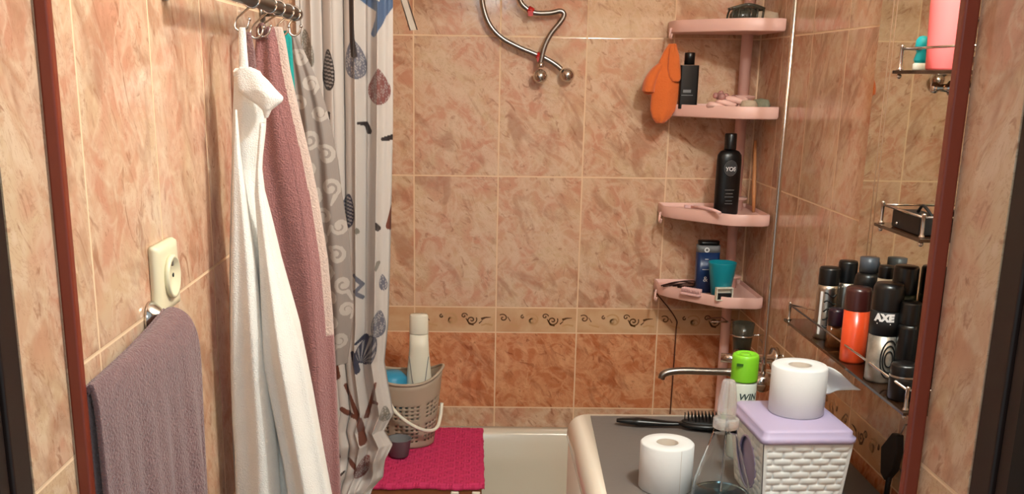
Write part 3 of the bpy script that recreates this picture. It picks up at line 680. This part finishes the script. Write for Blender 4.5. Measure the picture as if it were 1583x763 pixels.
# big shampoo
b2 = thing('shampoo_bottle', 'tall black shampoo bottle on the third pink tray', 'bottle', (.714, 2.93, FL[2]), .06)
obj('body', G().lathe([(.031, 0), (.0345, .004), (.035, .05), (.035, .150), (.0335, .166), (.026, .176), (.0165, .180)], n=44, sy=.62), MT['blackp'], b2)
obj('cap', G().lathe([(.0165, .181), (.0168, .184), (.0165, .222), (.015, .225), (.001, .225)], n=32), MT['blackp'], b2)
tx = text_g('SYOSS', .0155, bold=.0004); tx.v = [(x, -.0215 - max(0, d) - .0004 + 12 * x * x, z + .128) for x, z, d in tx.v]; obj('lettering', tx, MT['ink'], b2, label='white lettering')
ring = [(.0175 * math.cos(a), -.0217 + 10 * (.0175 * math.cos(a)) ** 2, .131 + .0205 * math.sin(a)) for a in [2 * PI * i / 40 for i in range(40)]]
g = G(); 
for s_ in (1, .82, .64, .46, .28): g.tube([(x * s_, -.0217 + 10 * (x * s_) ** 2, .131 + (z - .131) * s_) for x, y, z in ring], .0006, 5, closed=True)
obj('emblem', g, MT['greyp'], b2, label='grey ring emblem')
g = G()
for z, w_ in ((.070, .013), (.060, .010), (.051, .012), (.040, .009), (.032, .011)): g.box(-w_, w_, -.0222, -.0216, z, z + .0014)
obj('small_print', g, MT['greyp'], b2)
rz = thing('razor', 'pale pink razor lying across the rim of the third tray', 'razor', at(1095, 332, Y=2.90))
r0, r1 = at(1068, 325, Y=2.965), at(1112, 351, Y=2.838)
r0.z = max(r0.z, SZ[2] + .004); r1.z = SZ[2] + .004
wpart('handle', G().tube([r0, r0.lerp(r1, .4) + Vector((0, 0, .004)), r0.lerp(r1, .8) + Vector((0, 0, .003)), r1], [.004, .0055, .005, .004], 8), MT['bristle'], rz)
wpart('head', G().box(r0.x - .019, r0.x + .019, r0.y - .005, r0.y + .005, r0.z - .003, r0.z + .006), MT['bristle'], rz, bevel=.001)
bs = thing('back_brush', 'long tan wooden stick leaning behind the shelf pole', 'brush', (.806, 2.985, FL[2]))
obj('handle', G().tube([(0, -.01, .002), (-.001, 0, .06), (.002, .04, .2)], [.004, .0065, .004], 10), MT['tan'], bs)
# lowest tray
b3 = thing('shower_gel', 'navy bottle with grey top band and white letter O on the lowest tray', 'bottle', (.683, 2.975, FL[3]))
obj('body', G().loft([rrect(-.033, .033, -.02, .02, .012, z) for z in (0, .118)], True, True), MT['navy'], b3)
obj('neck_band', G().loft([rrect(-.0332, .0332, -.0202, .0202, .012, z) for z in (.118, .138)], True, True), MT['greyp'], b3, label='grey band')
obj('cap', G().loft([rrect(-.030, .030, -.018, .018, .012, z) for z in (.1385, .150)], True, True), MT['blackp'], b3)
obj('letter', stand(text_g('O', .018, bold=.0008), -.0205, .125, -.008), MT['ink'], b3, label='white letter O')
g = G().box(-.012, -.002, -.0212, -.0204, .098, .1).box(-.018, .002, -.0212, -.0204, .068, .0695)
obj('label_line', G().box(-.012, -.002, -.0212, -.0204, .098, .1), MT['ink'], b3); obj('label_line', G().box(-.018, .002, -.0212, -.0204, .068, .0695), MT['ink'], b3)
obj('label_mark', stand(text_g('&', .022), -.0205, .04, -.007), MT['ink'], b3)
b4 = obj('teal_cup', G().lathe([(.024, 0), (.0255, .001), (.0395, .100), (.0395, .102), (.0375, .102), (.0235, .004), (.001, .003)], n=44), MT['teal'], loc=(.707, 2.89, FL[3] + .0005)); tag(b4, 'teal plastic tumbler on the lowest pink tray', 'cup')
o = obj('dark_comb', G().tube(spl([(0, 0, .004), (.03, -.02, .008), (.06, -.03, .006), (.085, -.055, .006)], 6), .004, 8, flat=.7), MT['blackm'], loc=(.61, 3.02, FL[3])); tag(o, 'thin dark comb lying behind the pale brush on the lowest tray', 'comb')
w2 = thing('wire_clip', 'dark brown hair clips lying at the left end of the lowest tray', 'hair clip', (.62, 2.985, SZ[3]))
g = G()
for k, (r, dx, dz) in enumerate(((.03, 0, .004), (.024, -.01, .009), (.03, .012, .012))):
    g.tube(spl([(-r - .03 + dx, .01 * k, .0), (-.02 + dx, -.012, dz + .006), (.01 + dx, -.015, dz + .008), (.04 + dx, -.005, dz), (.0 + dx, .012, dz - .004), (-.03 + dx, .01, .0)], 5), .0022, 6)
obj('wire', g, P('dark_brown', (60, 30, 22), .4), w2)
hb = thing('massage_brush', 'pale pink brush with stubby bristles lying on the lowest tray', 'brush', (.632, 2.915, SZ[3] - .008))
obj('back', G().box(-.035, .03, -.011, .011, -.004, .004), MT['bristle'], hb, bevel=.003, rot=-.75)
g = G(); ca, sa = math.cos(-.75), math.sin(-.75)
for i in range(11):
    for j in range(4):
        x, y = -.03 + .0055 * i, -.008 + .0052 * j; x, y = x * ca - y * sa, x * sa + y * ca; g.lathe([(.0019, .004), (.0016, .016), (.0004, .018)], (x, y, 0), 6)
obj('bristles', g, MT['bristle'], hb)['kind'] = 'stuff'
bx = thing('small_box', 'small cream open box at the front corner of the lowest tray', 'box', (.708, 2.853, FL[3]), .12)
g = G().box(-.024, .024, -.008, .008, 0, .003).box(-.024, .024, -.008, .008, .034, .037).box(-.024, -.021, -.008, .008, .003, .034).box(.021, .024, -.008, .008, .003, .034).box(-.021, .021, .006, .008, .003, .034)
obj('case', g, MT['cream'], bx, bevel=.0008); obj('insert', G().box(-.0205, .0205, -.004, .0055, .0035, .02), MT['blackm'], bx)
# cord and soap dish under lowest tray
cp = at(1046, 500, Y=3.095); cq = at(1036, 640, Y=3.095)
o = obj('hanging_cord', G().tube(spl([(.553, 3.09, SZ[3] - .034), (cp.x - .006, 3.096, cp.z + .02), (cp.x, 3.097, cp.z - .03), (cp.x - .001, 3.098, cq.z + .06), (cp.x - .002, 3.098, cq.z)], 8), .0018, 6), P('dark_cord', (70, 30, 20), .7)); tag(o, 'thin dark cord hanging against the back tiles below the lowest tray', 'cord')
sd = thing('wire_soap_dish', 'small chrome wire soap holder under the lowest tray', 'soap dish', (.70, 2.98, .985))
c0 = at(1112, 497, Y=2.98)
g = G().tube([(c0.x - .024 + .048 * (math.cos(a) > 0) * 1, 2.98 + .0, c0.z) for a in (PI, 0)], .003, 8).tube([(c0.x - .026, 2.97, c0.z), (c0.x - .026, 3.02, c0.z), (PX - .014, 3.04, c0.z), ], .002, 6).tube([(c0.x + .026, 2.97, c0.z), (PX - .014, 3.03, c0.z)], .002, 6)
wpart('frame', g, MT['chrome'], sd)

# ------------------------------------------------------------------ riser pipe and mixer
MX, MY, MZ = .733, 2.62, .898
t = thing('bath_mixer', 'chrome bath mixer with long spout and riser pipe on the right wall', 'tap', (MX, MY, MZ))
wpart('body', G().lathe([(.001, -.125), (.016, -.124), (.019, -.11), (.021, -.03), (.024, -.02), (.024, .02), (.021, .03), (.019, .11), (.016, .124), (.001, .125)], (MX, MY, MZ), 24, axis='Y'), MT['chrome'], t)
for dy in (-.075, .075): wpart('wall_union', G().lathe([(.013, MX + .01), (.013, XR - .02), (.03, XR - .015), (.032, XR - .001)], (0, MY + dy, MZ), 24, axis='X'), MT['chrome'], t)
sp0 = at(1022, 578, Y=2.62)
wpart('spout', G().tube(spl([(MX, MY, MZ - .01), (MX - .02, MY, MZ - .02), (MX - .06, MY, sp0.z + .008), (.62, MY, sp0.z + .009), (.56, MY, sp0.z + .010), (.525, MY, sp0.z + .007), (sp0.x + .006, MY, sp0.z), (sp0.x + .001, MY, sp0.z - .012)], 6), [.011] * 12 + [.0095] * 31, 14), MT['steel'], t)
k0 = at(1122, 553, Y=2.64)
wpart('handle', G().tube([(MX - .012, 2.62, MZ + .008), (k0.x + .012, 2.64, k0.z), (k0.x - .012, 2.645, k0.z)], [.012, .0125, .0125], 16), MT['chrome'], t)
wpart('knob', G().lathe([(.001, -.03), (.019, -.029), (.023, -.02), (.023, 0), (.02, .008), (.001, .01)], (MX - .006, MY - .13, MZ - .004), 20, axis='Y'), MT['chrome'], t)
RXp, RYp = .722, 2.46
wpart('riser_pipe', G().tube(spl([(MX, MY - .10, MZ), (MX - .002, MY - .13, MZ + .01), (RXp + .001, RYp, MZ + .05), (RXp, RYp, MZ + .1)], 5) + [(RXp + .0, RYp, 1.4), (RXp + .003, RYp, 2.2)], .0058, 12), MT['chrome'], t)
wpart('pipe_bracket', G().tube([(RXp, RYp, 2.15), (XR - .002, RYp, 2.15)], .005, 10).lathe([(.012, XR - .012), (.015, XR - .001)], (0, RYp, 2.15), 14, axis='X'), MT['chrome'], t)
# glass tumbler beside mixer, in a holder
gp = at(1148, 520, Y=2.82)
t = thing('glass_tumbler', 'smoky glass in a holder on the right wall behind the green cap', 'glass', (gp.x, 2.82, gp.z - .045))
obj('glass', G().lathe([(.001, 0), (.024, .001), (.031, .085), (.0295, .085), (.023, .004), (.001, .004)], n=30), MT['smoke'], t)
obj('holder_ring', G().tube([(.030 * math.cos(a), .030 * math.sin(a), .05) for a in [2 * PI * i / 30 for i in range(30)]], .0025, 8, closed=True).tube([(.030, 0, .05), (XR - .001 - gp.x, 0, .05)], .003, 8), MT['chrome'], t)

# ------------------------------------------------------------------ washing machine
wx0, wx1, wy0, wy1, wt = .232, .812, 1.78, 2.36, .85
t = thing('washing_machine', 'white washing machine with dark grey top against the right wall', 'washing machine', ((wx0 + wx1) / 2, (wy0 + wy1) / 2, 0))
g = G(); g.loft([rrect(wx0, wx1, wy0, wy1, .03, .012), rrect(wx0, wx1, wy0, wy1, .03, .80)], True, True)
wpart('body', g, MT['white'], t)
g = G(); r = []
for i in range(9):
    a = PI / 2 * i / 8; ins = .028 * (1 - math.cos(a)); r.append(rrect(wx0 - .004 + ins, wx1 + .004 - ins, wy0 - .002 + ins * .5, wy1 - ins * .2, .03, .805 + .044 * math.sin(a)))
r = [rrect(wx0 - .004, wx1 + .004, wy0 - .002, wy1, .03, .80)] + r
g.loft(r, True, True); wpart('top_frame', g, MT['white'], t)
tpx = [(.284, wy1 - .022), (.262, wy0 + .02), (wx1 - .012, wy0 + .02), (wx1 - .012, wy1 - .022)][::-1]
g = G().prism(tpx, .8491, .8505); wpart('top_panel', g, MT['grey'], t, label='dark grey speckled top surface')
wpart('control_panel', G().box(wx0 + .02, wx1 - .02, wy0 - .006, wy0 + .002, .70, .79), MT['white'], t, bevel=.003)
wpart('door_ring', G().lathe([(.17, -.002), (.17, -.02), (.15, -.028), (.13, -.02), (.12, -.004)], ((wx0 + wx1) / 2, wy0, .42), 48, axis='Y', cap=False), MT['greyp'], t)
wpart('door_glass', G().lathe([(.001, -.012), (.08, -.010), (.125, -.004)], ((wx0 + wx1) / 2, wy0, .42), 48, axis='Y', cap=False), MT['smoke'], t)
for x in (wx0 + .05, wx1 - .05):
    for y in (wy0 + .05, wy1 - .05): wpart('foot', G().lathe([(.02, 0), (.02, .008), (.012, .012)], (x, y, 0), 16), MT['blackm'], t)
TOP = .8506

# toilet rolls
def roll(name, label, loc, flap=None):
    t_ = thing(name, label, 'toilet roll', loc, group='toilet paper rolls by the washing machine')
    R, r, h = .052, .0215, .094
    obj('paper', G().lathe([(r, .001), (R - .002, 0), (R, .002), (R, h - .003), (R - .003, h), (r + .001, h), (r, h - .001), (r, .001)], n=72, cap=False), MT['paper'], t_)
    obj('core', G().lathe([(r - .0003, .0005), (r - .0003, h - .0012), (r - .0018, h - .0012), (r - .0018, .0005), (r - .0003, .0005)], n=40, cap=False), MT['card'], t_, label='cardboard core')
    return t_
ra = roll('toilet_roll', 'white toilet paper roll standing on the dark grey machine top', (.383, 1.90, TOP))
sm_ = G().add([(.0522 * math.sin(a), -.0522 * math.cos(a), z) for a in (.36, .375) for z in (.001, .092)], [(0, 2, 3, 1)]); obj('sheet_seam', sm_, MT['card'], ra)
# woven box
bx0 = Vector((.612, 1.872, TOP)); brot = .05
t = thing('woven_box', 'white woven-look plastic box with lilac lid on the machine top', 'box', bx0, brot)
hh = .135; W0, W1, D0, D1 = .073, .083, .082, .094
def wv(u, v):    # weave relief
    rr = v / .0132; row = math.floor(rr); fv = rr - row; uu = u / .037 + .5 * (row % 2); fu = uu - math.floor(uu)
    return .0026 * (math.sin(PI * fv) ** .45) * (math.sin(PI * fu) ** .3 if .04 < fu < .96 else 0)
g = G()
def side(p0, p1, q0, q1, nrm, hole=False):
    NU, NV = 110, 88; vs = []; fs = []
    L = math.hypot(q1[0] - q0[0], q1[1] - q0[1])
    for j in range(NV + 1):
        v = j / NV; a = [p0[i] + (q0[i] - p0[i]) * v for i in (0, 1)]; b = [p1[i] + (q1[i] - p1[i]) * v for i in (0, 1)]
        for i in range(NU + 1):
            u = i / NU; x = a[0] + (b[0] - a[0]) * u; y = a[1] + (b[1] - a[1]) * u
            edge = min(u, 1 - u) < .045 or v < .03 or v > .97; d = .0012 if edge else wv(u * L, v * hh)
            vs.append((x + nrm[0] * d, y + nrm[1] * d, .001 + hh * v))
    for j in range(NV):
        for i in range(NU):
            if hole:
                uc, vc = (i + .5) / NU - .5, (j + .5) / NV - .5
                if (uc / .27) ** 2 + (vc / .36) ** 2 < 1: continue
            k = j * (NU + 1) + i; fs.append((k, k + 1, k + NU + 2, k + NU + 1))
    g.add(vs, fs)
B = [(-W0, -D0), (W0, -D0), (W0, D0), (-W0, D0)]; T = [(-W1, -D1), (W1, -D1), (W1, D1), (-W1, D1)]
side(B[0], B[1], T[0], T[1], (0, -1)); side(B[1], B[2], T[1], T[2], (1, 0)); side(B[2], B[3], T[2], T[3], (0, 1)); side(B[3], B[0], T[3], T[0], (-1, 0), True)
obj('woven_body', g, MT['weave'], t)
obj('inner_liner', G().loft([[(x * .93, y * .93, z) for x, y in q] for q, z in ((B, .002), (T, hh - .002))], True, True, smooth=False), MT['lilac'], t, label='lilac lining behind the oval side hole')
ho = [(-(W0 + W1) / 2 - .0012 + 0 * a, -.082 * .29 * 2 * math.cos(a) * 1.02, hh * .5 + hh * .37 * math.sin(a)) for a in [2 * PI * i / 40 for i in range(40)]]
ho = [(x - (z - hh * .5) * (W1 - W0) / hh, y, z) for x, y, z in ho]
obj('hole_rim', G().tube(ho, .0022, 6, closed=True), MT['lilac'], t, label='lilac oval rim')
g = G().loft([rrect(-W1 - .004, W1 + .004, -D1 - .004, D1 + .004, .012, hh + .001), rrect(-W1 - .006, W1 + .006, -D1 - .006, D1 + .006, .012, hh + .004), rrect(-W1 - .006, W1 + .006, -D1 - .006, D1 + .006, .012, hh + .012),
              rrect(-W1 - .001, W1 + .001, -D1 - .001, D1 + .001, .012, hh + .0135), rrect(-W1 - .001, W1 + .001, -D1 - .001, D1 + .001, .012, hh + .022), rrect(-W1 + .003, W1 - .003, -D1 + .003, D1 - .003, .012, hh + .0255), rrect(-W1 + .012, W1 - .012, -D1 + .012, D1 - .012, .01, hh + .0255)], True, True)
obj('lid', g, MT['lilac'], t, label='lilac lid')
LT = TOP + hh + .0257
rb_ = roll('toilet_roll', 'white toilet paper roll on the lilac lid with its end sheet sticking out', (.625, 1.893, LT))
# loose sheet
g = G(); NU, NV = 24, 14; rings = []
for j in range(NV + 1):
    v = j / NV; ring = []
    for i in range(NU + 1):
        u = i / NU; x = .050 + .044 * u; y = .012 - .05 * u + .018 * math.sin(PI * u) * (1 - .5 * v)
        zt_ = .088 - .030 * u ** 1.5 ; zb_ = .088 - (.060 - .018 * u) - .012 * math.sin(PI * u)
        zt_ = .090 - .030 * u ** 2; zb_ = .034 + .022 * max(0, (u - .35) / .65) ** 1.2 - .004 * math.sin(PI * min(1, u / .6))
        ring.append((x + .010 * math.sin(v * PI) * u, y + .006 * math.sin(v * 4 + u * 3), zb_ + (zt_ - zb_) * v))
    rings.append(ring)
obj('loose_sheet', g.loft(rings, False, False), MT['paper'], rb_, solid=.0006)

# green capped air freshener
t = thing('air_freshener', 'pale aerosol can with lime green cap and dark lettering', 'spray can', (.573, 2.085, TOP), -.1)
obj('can', G().lathe([(.026, 0), (.0272, .003), (.0272, .160), (.025, .166)], n=40), MT['can'], t)
g = G().lathe([(.0275, .1665), (.0278, .169), (.0278, .216), (.0265, .222), (.022, .225), (.021, .219), (.001, .217)], n=48)
obj('cap', g, MT['lime'], t, label='lime green cap')
obj('nozzle', G().lathe([(.012, .2175), (.012, .2235), (.009, .226), (.001, .2262)], (-.002, -.004, 0), 24), MT['lime'], t)
obj('cap_slot', G().box(-.021, -.008, -.0275, -.0225, .203, .208), P('slot_green', (44, 92, 14), .6), t)
obj('lettering', wrap(text_g('WIN', .019, bold=.0005, shear=.2), .0272, .136, .25), MT['inkd'], t, label='dark lettering')
# clear bottle
t = thing('spray_bottle', 'clear pear-shaped bottle with blue liquid in front of the green capped can', 'bottle', (.468, 1.80, TOP))
prof = [(.040, 0), (.052, .004), (.055, .02), (.050, .055), (.040, .09), (.029, .125), (.022, .150), (.0205, .158)]
obj('body', G().lathe(prof + [(.0190, .158), (.0205, .149), (.0275, .124), (.0385, .089), (.0485, .054), (.0535, .02), (.050, .006), (.001, .005)], n=56, cap=True), MT['clear'], t)
obj('liquid', G().lathe([(.001, .0055), (.049, .0065), (.0522, .02), (.0512, .033), (.001, .033)], n=48), MT['blueliq'], t)
obj('collar', G().lathe([(.0215, .159), (.0235, .160), (.0235, .176), (.021, .178), (.0165, .179)], n=40), P('frosted_collar', (236, 238, 236), .2, trans=.7, alpha=.7), t)
obj('spray_head', G().lathe([(.0165, .179), (.0175, .195), (.0165, .215), (.014, .235), (.0125, .245), (.010, .250), (.001, .251)], n=32), P('milky_plastic', (232, 230, 226), .15, alpha=.5, trans=.5), t)
obj('dip_tube', G().tube([(0, 0, .012), (.002, 0, .17)], .0022, 8), MT['clear'], t)

# hair brush
t = thing('hair_brush', 'black paddle hair brush lying at the back of the grey machine top', 'hair brush', (.50, 2.25, TOP), -.12)
pts = [(-.165, 0, .012), (-.15, 0, .0125), (-.12, 0, .012), (-.08, 0, .011), (-.05, 0, .010), (-.02, 0, .011)]
obj('handle', G().tube(spl(pts, 6), [.006 + .0095 * math.sin(min(1., i / 20) * PI * .5) if i < 12 else .0155 - .0085 * (i - 12) / 18 for i in range(31)], 16, flat=.62), MT['blackp'], t)
obj('head', G().ball((.045, 0, .012), .075, 32, sx=.95, sy=.40, sz=.15), MT['blackp'], t)
obj('cushion', G().ball((.045, 0, .018), .066, 32, sx=.95, sy=.38, sz=.13), MT['blackm'], t)
g = G()
for i in range(15):
    for j in range(6):
        x = -.010 + .0079 * i; y = -.0185 + .0074 * j
        if ((x - .045) / .058) ** 2 + (y / .0225) ** 2 > 1: continue
        g.lathe([(.0008, .02), (.0007, .036), (.0013, .0375), (.0002, .039)], (x, y, 0), 6)
obj('bristles', g, MT['blackm'], t)['kind'] = 'stuff'

# ------------------------------------------------------------------ mirror and shelves
t = thing('wall_mirror', 'tall frameless mirror with glass shelves on the right wall', 'mirror', (XR, 1.9, 1.5))
XM = .80
my0, my1, mz0, mz1 = 1.50, 2.14, 1.095, 2.0
g = G().add([(XM + .004, my0, mz0), (XM + .004, my1, mz0), (XM + .004, my1, mz1), (XM + .004, my0, mz1), (XM, my0 + .001, mz0 + .001), (XM, my1 - .001, mz0 + .001), (XM, my1 - .001, mz1 - .001), (XM, my0 + .001, mz1 - .001)],
            [(4, 5, 6, 7), (0, 1, 5, 4), (1, 2, 6, 5), (2, 3, 7, 6), (3, 0, 4, 7), (3, 2, 1, 0)], 0, False)
# face is inset with bevel ring
wpart('mirror_glass', g, MT['mirror'], t)
wpart('backing', G().box(XM + .0042, XR - .0005, my0 + .01, my1 - .002, mz0 + .002, mz1 - .002), MT['wood'], t)
for dy in (.060, .078): wpart('etched_line', G().box(XM - .0006, XM - .0001, my1 - dy - .003, my1 - dy, mz0 + .01, mz1 - .01), P('frosted_line', (176, 140, 112), .4), t, label='frosted vertical line')
def gshelf(zs, ya, yb, xf, rail_h, nm):
    g = G().box(xf, XM - .0006, ya, yb, zs - .006, zs); sh = wpart('glass_shelf', g, P(nm, (90, 60, 40), .05, trans=.75, ior=1.5), t, bevel=.001)
    hdw = G()
    rp = [(xf + .008, ya + .012), (xf + .008, yb - .012)]
    for x, y in rp:
        hdw.lathe([(.006, zs + .0002), (.0045, zs + .003), (.0032, zs + .006), (.0032, zs + rail_h), (.0045, zs + rail_h + .002), (.001, zs + rail_h + .004)], (x, y, 0), 14); hdw.ball((x, y, zs - .01), .0045, 12)
    hdw.tube([(xf + .008, ya + .012, zs + rail_h - .003), (xf + .008, yb - .012, zs + rail_h - .003)], .0022, 8)
    for x, y in rp: hdw.tube([(x, y, zs + rail_h - .003), (XM - .001, min(y, my1 - .01), zs + rail_h - .003)], .002, 8)
    ho_ = wpart('shelf_rail', hdw, MT['chrome'], t)
gshelf(1.11, 1.59, 2.262, .70, .037, 'shelf_glass_low'); gshelf(1.383, 1.655, 1.852, .72, .036, 'shelf_glass_mid'); gshelf(1.646, 1.60, 1.846, .72, .038, 'shelf_glass_top')
SH = 1.1103
def can(name, label, x, y, r, h, mb_, mc_, caph, capr=None, cat='bottle', shoulder=.008, z=SH):
    capr = capr or r * .96
    t_ = thing(name, label, cat, (x, y, z))
    if name == 'deodorant_can': t_['group'] = 'deodorant cans on the long glass shelf'
    obj('body', G().lathe([(r * .93, 0), (r, .003), (r, h - caph - shoulder), (capr, h - caph)], n=36), mb_, t_)
    obj('cap', G().lathe([(capr, h - caph + .0005), (capr * 1.01, h - caph + .002), (capr, h - .004), (capr * .9, h), (.001, h + .0005)], n=36), mc_, t_); return t_
def ypx(px, X): return at(px, 480, X=X).y
c1 = can('deodorant_can', 'silver spray can with black cap, leftmost on the long glass shelf', .733, ypx(1277, .733), .022, .148, MT['silver'], MT['blackp'], .036, cat='spray can')
obj('print', wrap(text_g('MEN', .016, bold=.0006), .022, .075, -.3), MT['inkd'], c1); obj('stripe', G().add([(.0222 * math.sin(a), -.0222 * math.cos(a), z) for a in (-1.0, -.75) for z in (.01, .1)], [(0, 2, 3, 1)]), MT['ink'], c1)
for o_ in list(c1.children):
    if o_.name.startswith('print'): bpy.data.objects.remove(o_)
g = G()
for k in range(5): g.tube([(.0223 * math.sin(a), -.0223 * math.cos(a), .03 + .016 * k + .004 * math.sin(5 * a + k)) for a in [-.6 + .1 * i for i in range(12)]], .0016, 5)
obj('label_marks', g, MT['blackm'], c1, label='dark marks on silver label')
can('deodorant_can', 'can with black cap standing behind the small plum capped perfume bottle', .777, ypx(1304, .777), .020, .158, MT['silver'], MT['blackp'], .045, cat='spray can')
pf = thing('perfume_bottle', 'small amber perfume bottle with a plum cap on the long glass shelf', 'bottle', (.727, ypx(1294, .727), SH))
obj('body', G().loft([rrect(-.015, .015, -.011, .011, .005, z) for z in (0, .045)], True, True), MT['amber'], pf); obj('cap', G().lathe([(.0155, .0455), (.0165, .047), (.0165, .074), (.014, .079), (.001, .08)], n=28), MT['plum'], pf)
oc_ = thing('orange_spray', 'orange spray can with dark maroon top, middle of the long glass shelf', 'spray can', (.7275, ypx(1325, .7275), SH))
obj('body', G().lathe([(.0225, 0), (.0238, .003), (.0238, .1)], n=40), MT['orangec'], oc_); obj('cap', G().lathe([(.0240, .1002), (.0242, .102), (.0242, .136), (.022, .143), (.001, .1435)], n=40), MT['maroon'], oc_, label='dark maroon cap')
tb_ = thing('black_spray_bottle', 'tall glossy black bottle with ribbed grey cap behind the orange can', 'bottle', (.773, ypx(1336, .773), SH))
obj('body', G().lathe([(.024, 0), (.0255, .003), (.0255, .138), (.023, .150), (.017, .157)], n=40), MT['blackp'], tb_)
g = G().loft([[((.0175 + (.0006 if k % 2 else 0)) * math.cos(2 * PI * k / 48), (.0175 + (.0006 if k % 2 else 0)) * math.sin(2 * PI * k / 48), z) for k in range(48)] for z in (.1575, .186)], True, True)
obj('cap', g, P('slate_cap', (70, 76, 84), .35), tb_, label='ribbed slate grey cap')
ax = thing('body_spray', 'black and silver body spray with white lettering on the long glass shelf', 'spray can', (.731, ypx(1371, .731), SH))
obj('body', G().lathe([(.024, 0), (.0258, .003), (.0258, .085)], n=40), P('printed_silver', (196, 190, 178), .35, .6, mottle=(45, (60, 58, 54))), ax)
obj('sleeve', G().lathe([(.0260, .0855), (.0260, .128)], n=40), MT['blackm'], ax, label='black sleeve'); obj('cap', G().lathe([(.0262, .1285), (.0264, .131), (.0262, .168), (.023, .176), (.001, .177)], n=40), MT['blackp'], ax)
obj('lettering', wrap(text_g('AXE', .0175, bold=.0012), .0261, .118, -.5), MT['ink'], ax, label='white lettering')
for z, ww in ((.107, .02),): obj('small_print', wrap(G().add([(-ww * .6, 0, .0002), (ww * .6, 0, .0002), (ww * .6, .0018, .0002), (-ww * .6, .0018, .0002)], [(0, 1, 2, 3)]), .0262, z, -.5), MT['ink'], ax)
g = G()
for k in range(3): g.tube([(.0262 * math.sin(.1 + .55 * math.cos(a) * (1 - .25 * k)), -.0262 * math.cos(.1 + .55 * math.cos(a) * (1 - .25 * k)), .045 + (.034 - .01 * k) * math.sin(a)) for a in [2 * PI * i / 28 for i in range(28)]], .0014, 5, closed=True)
obj('label_marks', g, MT['blackm'], ax)
can('deodorant_can', 'tall dark green can with black cap at the mirror end of the shelf', .775, ypx(1394, .775), .0225, .2, P('green_black', (38, 50, 34), .3), MT['blackp'], .05, cat='spray can')
dj = can('cream_jar', 'short black jar with silver band at the near end of the shelf', .7265, 1.665, .0235, .062, MT['blackp'], MT['blackp'], .02, cat='jar')
obj('band', G().lathe([(.0238, .040), (.0241, .041), (.0238, .0435)], n=32, cap=False), MT['silver'], dj, label='silver band')
can('white_bottle', 'white bottle with black cap standing close to the mirror', .782, ypx(1364, .782), .0155, .182, MT['cream'], MT['blackp'], .024, cat='bottle')
can('black_bottle', 'slim black bottle right of the lettered body spray', .760, ypx(1408, .760), .018, .15, MT['blackp'], MT['blackp'], .04, cat='bottle')
# black clip bit on far-left can group
hk = obj('black_clip', G().tube(spl([(0, 0, 0), (.004, 0, .008), (.012, 0, .012), (.016, 0, .004)], 5), .0028, 8), MT['blackp'], loc=(.785, ypx(1287, .785) + .02, SH + .0028)); 
bpy.data.objects.remove(hk)
# middle shelf: black box and green jar
bb = thing('black_box', 'black box with a silver stud on the small middle glass shelf', 'box', (.752, 1.742, 1.3834), 0)
obj('case', G().box(-.022, .022, -.058, .058, 0, .030), MT['blackm'], bb, bevel=.002)
obj('stud', G().ball((-.0235, .03, .009), .0028, 12), MT['chrome'], bb); obj('strap', G().tube(spl([(0, -.05, .031), (0, -.03, .040), (0, -.01, .044), (0, .006, .032)], 5), .0025, 8), MT['blackm'], bb)
gj = can('green_jar', 'pale green capped jar at the near end of the middle glass shelf', .783, 1.722, .011, .058, MT['glass'], P('pale_green', (170, 200, 160), .5), .02, cat='jar', z=1.3834)
# top shelf: turquoise bottle, pink bottle
tq = thing('turquoise_bottle', 'small turquoise and white bottle on the top glass shelf', 'bottle', (.765, at(1424, 85, X=.765).y, 1.6463))
obj('base', G().lathe([(.011, 0), (.012, .002), (.012, .01), (.010, .012)], n=28), MT['cream'], tq); obj('body', G().lathe([(.009, .0122), (.0115, .018), (.008, .03), (.0115, .038), (.0105, .05), (.006, .056), (.001, .057)], n=28), MT['tealb'], tq)
pk = thing('pink_bottle', 'tall pink bottle on the top glass shelf at the frame edge', 'bottle', (.758, 1.742, 1.6463))
obj('body', G().lathe([(.022, 0), (.0235, .003), (.0255, .05), (.0275, .1), (.0265, .15), (.02, .165)], n=40), MT['pinkb'], pk); obj('cap', G().lathe([(.018, .1655), (.018, .19), (.001, .191)], n=30), MT['lilac'], pk)
# ring hook on mirror under top shelf
hkk = thing('robe_hook', 'round chrome hook fixed to the mirror under the top glass shelf', 'hook', (XM, 1.79, 1.61))
wpart('base', G().lathe([(.012, XM - .0002), (.012, XM - .005), (.007, XM - .009), (.006, XM - .022), (.0095, XM - .028), (.008, XM - .034), (.001, XM - .036)], (0, 1.785, 1.618), 24, axis='X'), MT['chrome'], hkk)
# hanging brush under shelf
hb_ = thing('bath_brush', 'black brush hanging by a loop below the long glass shelf', 'brush', (.80, 1.80, .9))
a = at(1380, 668, X=.80)
pl = [at(x, y, X=.80) for x, y in ((1367, 690), (1384, 669), (1392, 672), (1391, 700), (1384, 728), (1372, 742), (1366, 730))]
wpart('head', G().add([(p.x - .007, p.y, p.z) for p in pl] + [(p.x + .007, p.y, p.z) for p in pl], [tuple(range(7)), tuple(range(13, 6, -1))] + [(i, i + 7, (i + 1) % 7 + 7, (i + 1) % 7) for i in range(7)], 0, False), MT['blackm'], hb_, bevel=.002)
wpart('handle', G().tube([at(1378, 720, X=.80), at(1372, 750, X=.80), at(1366, 800, X=.80)], [.006, .005, .006], 10), MT['blackm'], hb_)
hp_ = at(1388, 662, X=.806)
wpart('hanging_loop', G().tube([pl[2], (XR - .02, pl[2].y, pl[2].z + .02), (XR - .001, pl[2].y, pl[2].z + .022)], .0015, 6), MT['steel'], hb_)
